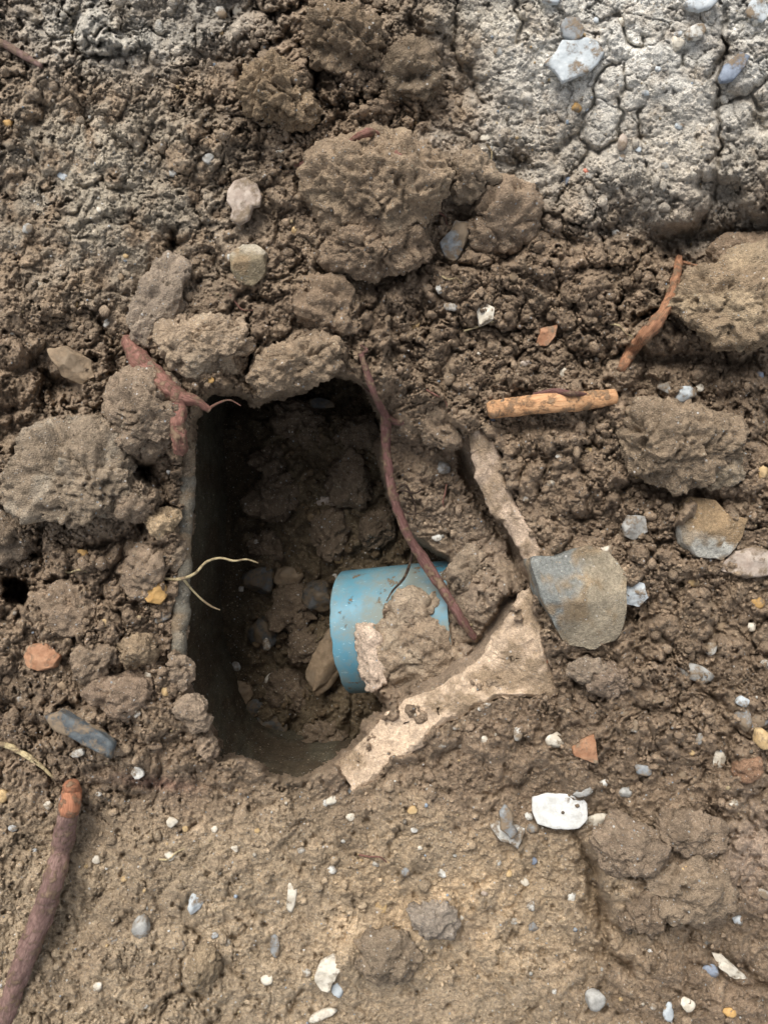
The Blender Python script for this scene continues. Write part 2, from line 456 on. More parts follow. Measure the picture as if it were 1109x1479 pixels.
def landform(x, y):
    """broad shape of the ground, units"""
    h = np.zeros_like(x)
    # grey clay bank, higher at the top right, ending in a ragged step
    e = y - (300 + 28 * np.sin(x / 61.0) + 0.06 * (x - 900)) - fbm2(x, y, 70, 3, 2) * 26
    side = smooth(560, 700, x + fbm2(x, y, 60, 3, 1) * 40)
    h += side * (34 + 26 * smooth(800, 1050, x)) * (1 - smooth(-18, 34, e))
    h += side * 40 * smooth(0, -320, e)
    # upper left slopes up gently
    h += 30 * smooth(420, 0, y) * (1 - side)
    h += 22 * bump(x, y, 130, 330, 150, 120)
    # crumbly edge around the trampled foreground
    f = y - np.interp(x, [-50, 0, 90, 170, 310, 400, 520, 640, 800, 830, 900, 1109], [1060, 1060, 1095, 1115, 1100, 1120, 1130, 1080, 1100, 1160, 1180, 1180])
    h += 16 * (1 - smooth(-12, 14, f + fbm2(x, y, 40, 3, 3) * 14))
    # spoil heaps and hollows
    X0, Y0 = x, y
    x = x + fbm2(X0, Y0, 30, 5, 2, 0.62) * 13; y = y + fbm2(X0, Y0, 30, 5, 6, 0.62) * 13
    for cx, cy, rx, ry, rot, a, hd in (
        (545, 300, 120, 125, 0, 34, 1.5), (480, 110, 90, 110, 0, 30, 1.5), (1050, 450, 110, 80, 0, 20, 1.5),
        (110, 690, 120, 95, 10, 26, 1.5), (230, 600, 60, 70, 0, 18, 1.5), (40, 610, 60, 80, 0, -34, 1.6), (203, 684, 24, 13, 35, -80, 1),
        (85, 552, 34, 18, 30, -54, 1), (35, 740, 42, 20, 20, -24, 1), (28, 852, 22, 20, 0, -150, 2.6), (45, 795, 26, 9, 20, -40, 1),
        (150, 785, 40, 10, -10, -30, 1), (200, 760, 12, 20, -20, -35, 1), (320, 515, 70, 42, 0, 18, 1.6), (450, 525, 70, 34, 0, 16, 1.6),
        (362, 520, 5, 32, 0, -46, 1), (247, 345, 9, 16, 0, -46, 1), (450, 110, 10, 40, 0, -44, 1), (420, 60, 20, 16, 0, -30, 1),
        (560, 395, 70, 24, -10, -26, 1.2), (350, 600, 40, 30, 0, 0, 1), (300, 120, 40, 50, 0, -16, 1.3),
        (1020, 345, 110, 22, 0, -40, 1.3), (920, 300, 50, 30, 0, -24, 1.2), (745, 235, 26, 14, 20, -20, 1), (820, 205, 22, 10, -40, -14, 1),
        (1095, 175, 16, 14, 0, -20, 1), (680, 130, 20, 22, 0, -24, 1), (600, 40, 18, 22, 0, -24, 1),
        (1000, 520, 110, 18, 0, -30, 1.4), (990, 712, 95, 15, 6, -34, 1.4), (900, 560, 50, 14, 10, -18, 1.2), (800, 615, 90, 14, -4, -12, 1.3),
        (700, 640, 26, 40, 0, 10, 1.5), (900, 900, 60, 30, 0, -14, 1.2), (1000, 880, 100, 60, 0, 8, 1.3),
        (965, 1255, 100, 78, 12, 34, 2.2), (858, 1290, 17, 72, -16, -34, 1.5), (935, 1335, 28, 15, 10, -34, 1.2), (880, 1385, 40, 12, 20, -22, 1.2), (1060, 1395, 70, 12, 32, -16, 1.3),
        (1090, 1250, 60, 70, 0, 18, 1.3), (470, 1385, 40, 44, 0, 10, 1.4), (560, 1385, 60, 34, 0, 14, 1.8), (625, 1332, 34, 32, 0, 12, 2.0),
        (290, 1395, 26, 42, 8, 12, 2.2), (195, 1400, 80, 55, 0, 14, 1.8), (330, 1275, 60, 45, 0, 10, 1.5), (120, 1310, 46, 130, 18, -12, 1.4),
        (60, 1040, 60, 14, 20, -16, 1), (900, 1420, 150, 60, 0, 10, 1.4), (500, 1200, 200, 60, 0, 8, 1.5)):
        if a < 0: a *= 1.35
        if a: h = h + a * bump(x, y, cx, cy, rx, ry, rot, hd)
    x, y = X0, Y0
    # depressed broken-open bank at the right of the opening
    BANK = [(548, 545), (590, 560), (650, 590), (690, 640), (730, 720), (765, 800), (790, 850), (745, 880), (700, 948), (640, 985), (566, 1026), (520, 1000), (480, 780)]
    dB = dist_poly(x, y, BANK, True) * np.where(inside(x, y, BANK), 1, -1) + fbm2(x, y, 50, 3, 5) * 7
    depth = np.interp(x, [540, 600, 660, 700, 760], [106, 104, 100, 94, 84])
    depth = depth * smooth(530, 680, y)
    h -= depth * smooth(-2, 20, dB)
    h += 44 * bump(x, y, 706, 868, 46, 58, 20, 1.8)
    # the soil lump lying over the pipe
    h += 16 * bump(x, y, 612, 930, 66, 62, 0, 2.0)
    return h


CRACKS = [
    [(660, 0), (662, 40), (655, 75), (668, 100)], [(742, 0), (755, 28), (748, 62)], [(893, 22), (905, 60), (925, 68), (930, 52)],
    [(888, 92), (875, 98), (858, 125), (856, 158), (840, 175), (838, 200), (865, 222), (890, 200), (898, 165), (893, 148)],
    [(1045, 15), (1046, 85), (1020, 110)], [(1044, 55), (1040, 125), (1032, 150)], [(1075, 140), (1036, 152), (1040, 185), (1042, 215), (1020, 235)],
    [(1042, 215), (1030, 250), (1028, 300), (1010, 330)], [(900, 100), (905, 130)], [(800, 300), (815, 262), (850, 215)], [(925, 160), (925, 200)], [(985, 75), (985, 95)],
    [(1109, 110), (1080, 135), (1098, 160)], [(680, 90), (690, 140), (700, 150)], [(640, 110), (600, 120)],
    [(828, 1195), (845, 1240), (866, 1262), (862, 1330), (872, 1390), (910, 1400)], [(1000, 1395), (1060, 1420), (1109, 1428)],
    [(235, 1462), (250, 1442), (262, 1430)], [(262, 1388), (268, 1428), (288, 1440), (304, 1420), (310, 1395)],
    [(362, 470), (362, 545)], [(130, 1130), (200, 1150)], [(420, 1460), (440, 1430)], [(270, 1335), (290, 1350), (282, 1375)], [(700, 1150), (760, 1130)]]

HGT = {}


def ground_height(x, y, fine=True):
    """height, per-crumb random numbers and crumbliness of the soil sheet (x, y flat arrays)"""
    wx = x + fbm2(x, y, 55, 3, 4) * 20 + fbm2(x, y, 13, 3, 6) * 5.5
    wy = y + fbm2(x, y, 55, 3, 5) * 20 + fbm2(x, y, 13, 3, 7) * 5.5
    # crumbliness 0..1
    C = 0.62 * np.ones_like(x)
    C += 0.35 * bump(x, y, 480, 130, 160, 170, 0, 1.5) + 0.3 * bump(x, y, 800, 450, 260, 130, 0, 1.5) + 0.25 * bump(x, y, 1000, 800, 200, 300, 0, 1.5)
    C += 0.25 * bump(x, y, 120, 720, 220, 260, 0, 1.6) + 0.2 * bump(x, y, 450, 440, 250, 80)
    C -= 0.56 * bump(x, y, 900, 100, 290, 170, 0, 1.8)
    C -= 0.16 * bump(x, y, 140, 300, 180, 170, 0, 1.6)
    C -= 0.26 * smooth(1110, 1180, y) * (1 - 0.9 * bump(x, y, 1010, 1250, 170, 130, 0, 1.5)) * (1 - 0.5 * bump(x, y, 180, 1330, 170, 130))
    C -= 0.25 * bump(x, y, 650, 860, 90, 150)
    C = np.clip(C + fbm2(x, y, 120, 3, 1) * 0.14, 0.04, 1)
    h = landform(x, y)
    h = h + fbm2(x, y, 150, 4, 0) * 12
    bx = wx + fbm2(x, y, 24, 4, 2, 0.6) * 9; by = wy + fbm2(x, y, 24, 4, 1, 0.6) * 9
    l1, c1 = chunks2(bx, by, 92, 0)
    l2, c2 = chunks2(bx, by, 41, 2)
    q1, _ = lumps2(bx, by, 62, 5, 0.55)
    sx_ = fbm2(x, y, 9, 3, 1, 0.6) * 5.5; sy_ = fbm2(x, y, 9, 3, 4, 0.6) * 5.5
    l3, c3 = lumps2(bx + sx_, by + sy_, 19, 4, 0.5)
    sm = smooth(-0.35, 0.35, fbm2(x, y, 75, 3, 6))           # torn smooth patches between crumbly ones
    h = h + C * (l1 * 22 * smooth(0.25, 0.8, C) + q1 * 16 * smooth(0.3, 0.8, C) + l2 * 11 + l3 * 6 * (0.15 + 0.85 * sm))
    a_ = x + fbm2(x, y, 8, 3, 3) * 4; b_ = y + fbm2(x, y, 8, 3, 2) * 4
    het = 0.45 + 0.75 * smooth(-0.5, 0.5, fbm2(x, y, 48, 3, 3))
    h = h + (billow2(bx, by, 62, 7, 4, 0.56) - 0.45) * 40 * (0.10 + 0.90 * C) * het + ((billow2(wx, wy, 17, 5, 1, 0.62) - 0.45) * 3.5 + chunks2(bx + sx_, by + sy_, 17, 3)[0] * 8 + chunks2(a_, b_, 9, 5)[0] * 3.6) * (0.18 + 0.82 * C) * (0.45 + 0.55 * sm)
    a = x + fbm2(x, y, 6, 3, 3, 0.6) * 4.2; b = y + fbm2(x, y, 6, 3, 2, 0.6) * 4.2
    l4, c4 = lumps2(a, b, 9.5, 5, 0.6)
    l5, c5 = lumps2(a, b, 5.0, 1, 0.6)
    h = h + l4 * 2.6 * (0.15 + 0.85 * C * sm) + l5 * 1.2 * (0.3 + 0.7 * sm * C)
    h = h + fbm2(wx, wy, 34, 7, 2, 0.62) * 9.5 * (0.30 + 0.75 * C) + fbm2(a, b, 5.5, 3, 6, 0.7) * 1.7
    p = fbm2(bx, by, 34, 4, 7, 0.6)                           # hollows and gaps between clods
    h = h - smooth(0.35, 0.95, p) * 34 * C * C
    r = 1 - np.abs(fbm2(bx, by, 40, 4, 6, 0.55))
    h = h - smooth(0.93, 1.0, r) * 11 * (0.25 + C) * smooth(-0.1, 0.5, fbm2(x, y, 90, 2, 4))
    f1, f2, pc = worley2(a, b, 21, 3)
    h = h - np.where(pc > 0.80, smooth(0.28, 0.06, f1), 0) * 17 * (0.35 + C * 0.7)
    return h, (c1, c2, c3, c4), C


def crack_depth(x, y):
    h = np.zeros_like(x)
    jx = x + fbm2(x, y, 16, 3, 1) * 6; jy = y + fbm2(x, y, 16, 3, 3) * 6
    for c in CRACKS:
        xs = [p[0] for p in c]; ys = [p[1] for p in c]
        m = (x > min(xs) - 30) & (x < max(xs) + 30) & (y > min(ys) - 30) & (y < max(ys) + 30)
        d = dist_poly(jx[m], jy[m], c)
        wd = 2.6 + 2.4 * vn2(x[m] / 22, y[m] / 22, 1)
        h[m] -= 12 * np.exp(-(d / wd) ** 2) + 4 * np.exp(-(d / 11) ** 2)
    # fine network of drying cracks in the grey clay
    f1, f2, _ = worley2(x + fbm2(x, y, 22, 3, 2) * 12, y + fbm2(x, y, 22, 3, 5) * 12, 58, 6)
    w = bump(x, y, 930, 110, 270, 170, 0, 2) * smooth(-0.1, 0.4, fbm2(x, y, 80, 2, 7))
    h -= smooth(0.07, 0.0, f2 - f1) * 4.5 * w
    return h


def soil_colour(x, y, cs, C):
    c = np.tile(lin((124, 104, 80)), (len(x), 1))
    def mixin(w, rgb):
        nonlocal c
        w = np.clip(w, 0, 1)[:, None]
        c = c * (1 - w) + lin(rgb) * w
    n1 = fbm2(x, y, 90, 4, 3); n2 = fbm2(x, y, 30, 4, 5)
    mixin(0.9 * smooth(1090, 1250, y + n1 * 60) * smooth(1080, 700, x + n1 * 90), (146, 127, 98))
    mixin(0.5 * smooth(1180, 1320, y + n1 * 60) * smooth(820, 400, x), (152, 133, 104))
    mixin(0.85 * bump(x, y, 640, 1310, 210, 90, 0, 1.2) * smooth(-0.5, 0.3, n2), (170, 144, 106))
    mixin(0.9 * bump(x, y, 150, 270, 200, 160, 0, 1.5) * smooth(-0.8, 0.3, n2), (148, 138, 118))
    mixin(0.8 * bump(x, y, 190, 30, 170, 70, 0, 1.5), (172, 170, 158))
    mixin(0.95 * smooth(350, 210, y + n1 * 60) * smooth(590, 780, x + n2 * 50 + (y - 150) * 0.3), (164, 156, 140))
    mixin(0.85 * smooth(240, 60, y + n1 * 40) * smooth(620, 860, x + n1 * 60), (186, 184, 174))  # dried pale clay, lightened further: brighter light at the top right painted in
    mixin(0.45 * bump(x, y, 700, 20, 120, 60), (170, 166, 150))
    mixin(0.6 * bump(x, y, 110, 690, 110, 90, 0, 2), (132, 118, 98))
    mixin(0.55 * bump(x, y, 650, 850, 130, 170, 0, 2), (140, 122, 100))
    mixin(0.5 * bump(x, y, 1090, 1230, 40, 60), (178, 154, 132))
    mixin(0.4 * smooth(0.2, 0.8, n1), (106, 88, 66))
    mixin(0.35 * smooth(0.1, 0.8, -n2), (142, 122, 94))
    mixin(0.6 * bump(x, y, 225, 1130, 60, 10, 8), (112, 76, 62))
    c = desat(c)
    v = 1 + 0.20 * (cs[1] - 0.5) + 0.22 * (cs[2] - 0.5) + 0.30 * (cs[3] - 0.5) + 0.16 * (cs[0] - 0.5)
    return c * v[:, None]


def axis(a0, a1, step, far=22000):
    core = list(np.arange(a0, a1 + step, step))
    out = []; s = step; p = core[-1]
    while p < far:
        s *= 1.045 if s < 6 else 1.35; p += s; out.append(p)
    neg = []; s = step; p = core[0]
    while p > -far:
        s *= 1.045 if s < 6 else 1.35; p -= s; neg.append(p)
    return np.array(neg[::-1] + core + out)


def grid_mesh(gx, gy, keep):
    nx, ny = len(gx), len(gy)
    idx = np.arange(nx * ny).reshape(ny, nx)
    F = np.stack([idx[:-1, :-1], idx[1:, :-1], idx[1:, 1:], idx[:-1, 1:]], -1).reshape(-1, 4)
    k = keep[F].all(1)
    F = F[k]
    used = np.zeros(nx * ny, bool); used[F.ravel()] = True
    remap = np.cumsum(used) - 1
    return used, remap[F]


# ------------------------------------------------------------------ the soil sheet
gx = axis(-16, 1125, 1.6); gy = axis(-16, 1495, 1.6)
GX, GY = np.meshgrid(gx, gy)
X = GX.ravel().astype(np.float64); Y = GY.ravel().astype(np.float64)
SH = (len(gy), len(gx))
hh, cs, CR = ground_height(X, Y)
hh = hh + crack_depth(X, Y)
hh = hh * (1 - smooth(60, 200, np.maximum(np.maximum(-X, X - 1109), np.maximum(-Y, Y - 1479))) * 0.75)
inwin = (X > -200) & (X < 1300) & (Y > -200) & (Y < 1680)
sdh = np.full(X.shape, -900.0)
jx = X + fbm2(X, Y, 34, 4, 1) * 7; jy = Y + fbm2(X, Y, 34, 4, 2) * 7
sub = (X > 200) & (X < 740) & (Y > 470) & (Y < 1200)
sdh[sub] = dist_poly(jx[sub], jy[sub], HOLE, True) * np.where(inside(jx[sub], jy[sub], HOLE), 1, -1)
# the broken concrete shell lies bare here: soil stops short of it
ZONES = [
    ([(686, 610), (710, 624), (729, 654), (736, 696), (754, 734), (778, 774), (792, 810)], [(668, 632), (675, 664), (682, 696), (702, 732), (725, 764), (746, 800), (756, 824)]),
    ([(768, 846), (790, 900), (800, 960), (800, 1014), (740, 1012), (690, 1024), (640, 1054), (590, 1094), (545, 1134), (504, 1158)],
     [(748, 862), (730, 892), (704, 934), (686, 956), (664, 970), (630, 988), (598, 1006), (560, 1030), (526, 1060), (486, 1106)]),
    ([(262, 640), (264, 700), (262, 760), (260, 830), (257, 880), (256, 935)],
     [(282, 640), (282, 700), (280, 760), (278, 830), (274, 880), (268, 935)])]
BH = None


def coarse(px, py):
    return float(BH[np.clip(np.searchsorted(gy, py), 1, len(gy) - 1), np.clip(np.searchsorted(gx, px), 1, len(gx) - 1)])


def _bl(a_, n):
    for _ in range(n):
        a_ = (np.roll(a_, 2, 0) + np.roll(a_, -2, 0) + a_) / 3; a_ = (np.roll(a_, 2, 1) + np.roll(a_, -2, 1) + a_) / 3
    return a_
BH = _bl(landform(X, Y).reshape(SH) + 4, 14)
for zi_, (zo_, zn_) in enumerate(ZONES):
    pg = zo_ + [(a_ - (20 if zi_ < 2 else 0), b_ - (16 if zi_ == 1 else 0)) for a_, b_ in zn_[::-1]]
    xs_ = [p[0] for p in pg]; ys_ = [p[1] for p in pg]
    m_ = (X > min(xs_) - 20) & (X < max(xs_) + 20) & (Y > min(ys_) - 20) & (Y < max(ys_) + 20)
    xx = X[m_] + fbm2(X[m_], Y[m_], 26, 5, 3, 0.65) * 10; yy = Y[m_] + fbm2(X[m_], Y[m_], 26, 5, 5, 0.65) * 10
    din = dist_poly(xx, yy, pg, True) * np.where(inside(xx, yy, pg), 1, -1)
    soil_patch = smooth(0.35 if zi_ < 2 else 0.1, 0.9 if zi_ < 2 else 0.5, fbm2(X[m_], Y[m_], 36, 5, 2, 0.6)) * 26
    floor_ = BH.ravel()[m_] - 34 + soil_patch
    t_ = smooth(2 if zi_ < 2 else -6, 11 if zi_ < 2 else 3, din)
    hh[m_] = hh[m_] * (1 - t_) + np.minimum(hh[m_], floor_) * t_
# rim: rounded shoulder, then a steep broken face
rimsoft = 5 * smooth(-16, 0, sdh)
face = smooth(0, 11, sdh)
hh_nohole = hh.copy()
hh = hh - rimsoft - face * 120 - smooth(4, 14, sdh) * 0
keep = sdh < 11


def sample(px, py, arr=hh_nohole):
    i = np.clip(np.searchsorted(gx, px), 1, len(gx) - 1); j = np.clip(np.searchsorted(gy, py), 1, len(gy) - 1)
    return float(arr.reshape(SH)[j, i])


def sample_high(px, py, r):
    return float(np.percentile([sample(px + r * math.cos(a) * k, py + r * math.sin(a) * k) for a in np.arange(12) * 0.5236 for k in (0.0, 0.5, 0.9)], 86))


def sample_mean(px, py, r):
    return np.mean([sample(px + r * math.cos(a) * k, py + r * math.sin(a) * k) for a in (0, 1.05, 2.1, 3.14, 4.19, 5.24) for k in (0.4, 0.9)])


# undercut look: flanks of crumbs bulge outwards
def blur(a, n):
    for _ in range(n):
        a = (np.roll(a, 1, 0) + np.roll(a, -1, 0) + 2 * a) / 4; a = (np.roll(a, 1, 1) + np.roll(a, -1, 1) + 2 * a) / 4
    return a
B = blur(hh_nohole.reshape(SH), 40)
dy, dx = np.gradient(B, gy, gx)
k_ = 3.0
mg = np.sqrt(dx * dx + dy * dy) + 1e-6
sc_ = k_ * np.tanh(mg * 0.8) / mg
OX = (-(dx * sc_)).ravel(); OY = (-(dy * sc_)).ravel()
damp = np.where(inwin, 1, 0) * (1 - smooth(-6, 2, sdh))
used, F = grid_mesh(gx, gy, keep)
PX = X + OX * damp; PY = Y + OY * damp
# faces of the rim wobble sideways so that the broken edge is not a curtain
wob = face * (1 - 0)
PX = PX + fbm2(X * 0 + hh * 0.8 + Y, X, 12, 3, 3) * 4 * wob
PY = PY + fbm2(X * 0 + hh * 0.8 + X, Y, 12, 3, 4) * 4 * wob
w = to_world(PX, PY, hh)
V = np.stack(w, 1)[used]
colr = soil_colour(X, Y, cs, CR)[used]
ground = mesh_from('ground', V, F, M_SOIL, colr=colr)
tag(ground, kind='structure')

# ------------------------------------------------------------------ cavity under the ground
# floor of fallen debris
fx = np.arange(150, 790, 2.0); fy = np.arange(400, 1260, 2.0)
FX, FY = np.meshgrid(fx, fy); fX = FX.ravel(); fY = FY.ravel()


def floor_height(x, y):
    h = -385 + 0 * x
    heap = smooth(330, 520, x + fbm2(x, y, 60, 3, 2) * 40 + (y - 800) * -0.05)
    h = h + heap * 70 + smooth(480, 660, x) * 70
    h = h + 40 * bump(x, y, 470, 720, 130, 150, 0, 1.3) - 40 * smooth(1020, 1120, y) - 25 * smooth(620, 520, y)
    return h


def floor_full(x, y):
    wx = x + fbm2(x, y, 50, 3, 4) * 18 + fbm2(x, y, 13, 3, 6) * 5; wy = y + fbm2(x, y, 50, 3, 5) * 18 + fbm2(x, y, 13, 3, 7) * 5
    a1, c1 = lumps2(wx + 900, wy, 70, 1, 0.75); a2, c2 = lumps2(wx + 900, wy, 33, 3, 0.8); a3, c3 = lumps2(wx + 900, wy, 15, 5, 0.8); a4, c4 = lumps2(wx, wy, 7.5, 2, 0.85)
    C = 0.25 + 0.85 * smooth(330, 410, x + fbm2(x, y, 40, 3, 1) * 25)
    h = floor_height(x, y) + C * (a1 * 40 + a2 * 18 + a3 * 8 + (billow2(wx, wy, 55, 6, 4, 0.62) - 0.4) * 50) + a4 * 3 + fbm2(x, y, 22, 5, 3, 0.6) * 6
    return h, (c1, c2, c3, c4), C


fh, fcs, fC = floor_full(fX, fY)
fused, fF = grid_mesh(fx, fy, np.ones(len(fX), bool))
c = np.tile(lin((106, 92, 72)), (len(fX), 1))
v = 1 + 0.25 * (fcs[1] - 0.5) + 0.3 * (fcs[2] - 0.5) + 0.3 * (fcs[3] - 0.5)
toned = smooth(400, 330, fX)[:, None]  # floor colour gets darker towards the left
c = c * (1 - toned * 0.5) * v[:, None]
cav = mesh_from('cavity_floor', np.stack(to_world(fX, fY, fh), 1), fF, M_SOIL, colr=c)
tag(cav, kind='structure')


def floor_z(px, py):
    a = np.array([px], float); b = np.array([py], float)
    return float(floor_full(a, b)[0][0])


# smooth cast wall of the buried duct, running round behind the opening
def wall_loop():
    """outline of the duct in ground-plan units at soil level (true position, no lens shift)"""
    pts = [(242, 470), (248, 560), (252, 650), (254, 760), (250, 860), (244, 930), (250, 990), (276, 1060), (300, 1120), (340, 1148), (420, 1160), (520, 1150), (640, 1120), (760, 1060)]
    return pts


def catmull(pts, n):
    P = [np.array(p, float) for p in pts]
    P = [2 * P[0] - P[1]] + P + [2 * P[-1] - P[-2]]
    out = []
    for i in range(1, len(P) - 2):
        for k in range(n):
            t = k / n
            out.append(0.5 * ((2 * P[i]) + (-P[i - 1] + P[i + 1]) * t + (2 * P[i - 1] - 5 * P[i] + 4 * P[i + 1] - P[i + 2]) * t * t + (-P[i - 1] + 3 * P[i] - 3 * P[i + 1] + P[i + 2]) * t ** 3))
    out.append(P[-2])
    return np.array(out)


wp = catmull(wall_loop(), 20)
nz_ = 70
zz = np.linspace(-36, -480, nz_)
U, Zg = np.meshgrid(np.arange(len(wp)), zz)
wxp = wp[U.ravel(), 0]; wyp = wp[U.ravel(), 1]; wz = Zg.ravel()
tn = np.gradient(wp, axis=0); tn /= np.linalg.norm(tn, axis=1)[:, None]
nn = np.stack([tn[:, 1], -tn[:, 0]], 1)[U.ravel()]
dsp = fbm2(U.ravel() * 4.0, wz, 60, 4, 2) * 4 + fbm2(U.ravel() * 4.0, wz, 12, 4, 3) * 1.6
wxp = wxp + nn[:, 0] * dsp; wyp = wyp + nn[:, 1] * dsp
idx = np.arange(len(U.ravel())).reshape(U.shape)
wF = np.stack([idx[:-1, :-1], idx[:-1, 1:], idx[1:, 1:], idx[1:, :-1]], -1).reshape(-1, 4)
stain = smooth(-0.3, 0.5, fbm2(U.ravel() * 4.0, wz * 0.4, 40, 5, 5))[:, None]
c = lin((80, 74, 60)) * (1 - stain) + lin((72, 62, 48)) * stain
wv = np.stack([(wxp - CX) * S, (CY - wyp) * S, wz * S], 1)
wall = mesh_from('duct_wall', wv, wF, M_CONC, colr=c)
tag(wall, 'smooth dark cast wall of the buried duct on the left side of the opening', 'concrete wall')

# soil ceiling behind the rim at the top and right so that no light leaks in from beneath the ground sheet
earth = mesh_from('earth_mass', np.array([(x_ * S, y_ * S, z_ * S) for z_ in (-130, -520) for x_, y_ in ((-800, 900), (800, 900), (800, -900), (-800, -900))])
                  if False else np.array([((a - CX) * S, (CY - b) * S, z_ * S) for z_ in (-60, -560) for a, b in ((120, 380), (860, 380), (860, 1290), (120, 1290))]),
                  np.array([(0, 1, 5, 4), (1, 2, 6, 5), (2, 3, 7, 6), (3, 0, 4, 7), (4, 5, 6, 7)]), M_SOIL,
                  colr=np.tile(lin((92, 76, 58)), (8, 1)), smooth_=False)
tag(earth, kind='structure')


# ------------------------------------------------------------------ concrete shell pieces
def strip(name, outer, inner, z_out, z_in, seed, colr=(176, 156, 136), thick=46, nseg=14, nw=18, rough=3.0):
    """broken edge of the concrete shell: sloping fracture face between two outlines, then down"""
    a = catmull(outer, nseg); b = catmull(inner, nseg)
    m = min(len(a), len(b)); a = a[:m]; b = b[:m]
    zo = np.interp(np.linspace(0, 1, m), np.linspace(0, 1, len(z_out)), z_out)
    zi = np.interp(np.linspace(0, 1, m), np.linspace(0, 1, len(z_in)), z_in)
    g_ = np.array([max(coarse(*p), coarse(p[0] + 12, p[1] + 4)) for p in a]); g_ = np.convolve(np.pad(g_, 12, 'edge'), np.ones(25) / 25, 'valid')
    zo = zo + g_; zi = zi + g_
    rows = []
    nd = 8
    for k in range(nw + nd):
        if k < nw:
            t = k / (nw - 1)
            p = a * (1 - t) + b * t; z = zo * (1 - t) + zi * t - 12 * max(0, 1 - t / 0.16) ** 1.3 - 5 * max(0, (t - 0.8) / 0.2) ** 2
        else:
            q = (k - nw + 1) / nd
            p = b + 0; z = zi - thick * q
        rows.append(np.column_stack([p, z]))
    R = np.array(rows); Kk, Mm = R.shape[:2]
    P = R.reshape(-1, 3)
    n = fbm2(P[:, 0] + seed * 97, P[:, 1] + P[:, 2], 40, 5, seed % 8, 0.6)
    n2 = fbm2(P[:, 0] + seed * 57, P[:, 1] - P[:, 2], 9, 4, (seed + 3) % 8, 0.6)
    P[:, 2] += n * rough * 1.8 + n2 * rough * 0.32
    ox_ = fbm2(P[:, 0] + 11, P[:, 1] + seed * 13, 34, 3, 4); oy_ = fbm2(P[:, 0], P[:, 1] + seed * 33, 34, 3, 5)
    P[:, 0] += ox_ * rough * 2 + fbm2(P[:, 0] + 7, P[:, 1], 11, 3, 2) * rough * 0.8; P[:, 1] += oy_ * rough * 2 + fbm2(P[:, 0], P[:, 1] + 9, 11, 3, 3) * rough * 0.8
    idx = np.arange(Kk * Mm).reshape(Kk, Mm)
    F_ = np.stack([idx[:-1, :-1], idx[:-1, 1:], idx[1:, 1:], idx[1:, :-1]], -1).reshape(-1, 4)
    cc = lin(colr) * (1 + 0.12 * fbm2(P[:, 0], P[:, 1], 12, 4, 1))[:, None]
    soil = smooth(-0.1, 0.5, fbm2(P[:, 0] + 300, P[:, 1], 38, 5, 6, 0.65))[:, None]
    cc = cc * (1 - soil * 0.8) + lin((126, 108, 86)) * soil * 0.8
    return P, F_, cc


def shell_piece(name, label, *a, **k):
    P, F_, cc = strip(name, *a, **k)
    V_ = np.stack(to_world(P[:, 0], P[:, 1], P[:, 2]), 1)
    loc = V_.mean(0)
    e1 = V_[F_[:, 1]] - V_[F_[:, 0]]; e2 = V_[F_[:, 2]] - V_[F_[:, 0]]
    if np.cross(e1, e2)[:, 2].sum() < 0: F_ = F_[:, ::-1]
    o = mesh_from(name, V_, F_, M_CONC, colr=cc, loc=loc)
    tag(o, label, 'concrete')
    o.modifiers.new('thickness', 'SOLIDIFY').thickness = 0.004
    return o


shell_piece('concrete_edge', 'thin pale pink broken concrete edge running down the upper right rim of the hole',
            [(686, 612), (708, 626), (727, 656), (734, 698), (752, 736), (776, 776), (788, 812)],
            [(674, 632), (681, 664), (688, 696), (708, 730), (731, 762), (752, 798), (762, 822)],
            [4, 4, 6, 6, 4, 4, 4], [-14, -14, -16, -16, -16, -14, -14], 3, colr=(186, 164, 142), rough=2.6)
shell_piece('concrete_edge', 'wide pale pink broken concrete edge along the lower right rim of the hole',
            [(768, 850), (788, 900), (798, 960), (800, 1012), (740, 1010), (690, 1022), (640, 1050), (590, 1090), (545, 1130), (508, 1152)],
            [(752, 862), (732, 892), (706, 934), (686, 958), (664, 972), (630, 990), (598, 1008), (560, 1030), (528, 1060), (492, 1100)],
            [2, 6, 8, 2, 2, 2, 2, 1, 0, 0], [-16, -18, -24, -26, -26, -26, -26, -26, -26, -24], 5, colr=(186, 164, 140), rough=3.0, nw=44, nseg=18)
shell_piece('concrete_edge', 'thin blue grey concrete edge standing along the left rim of the hole',
            [(262, 640), (265, 700), (261, 760), (260, 830), (257, 880), (256, 940), (264, 972)],
            [(273, 640), (275, 700), (272, 760), (269, 830), (266, 880), (261, 940), (268, 974)],
            [-4] * 7, [-8] * 7, 6, colr=(112, 106, 94), rough=2.2, nw=10)


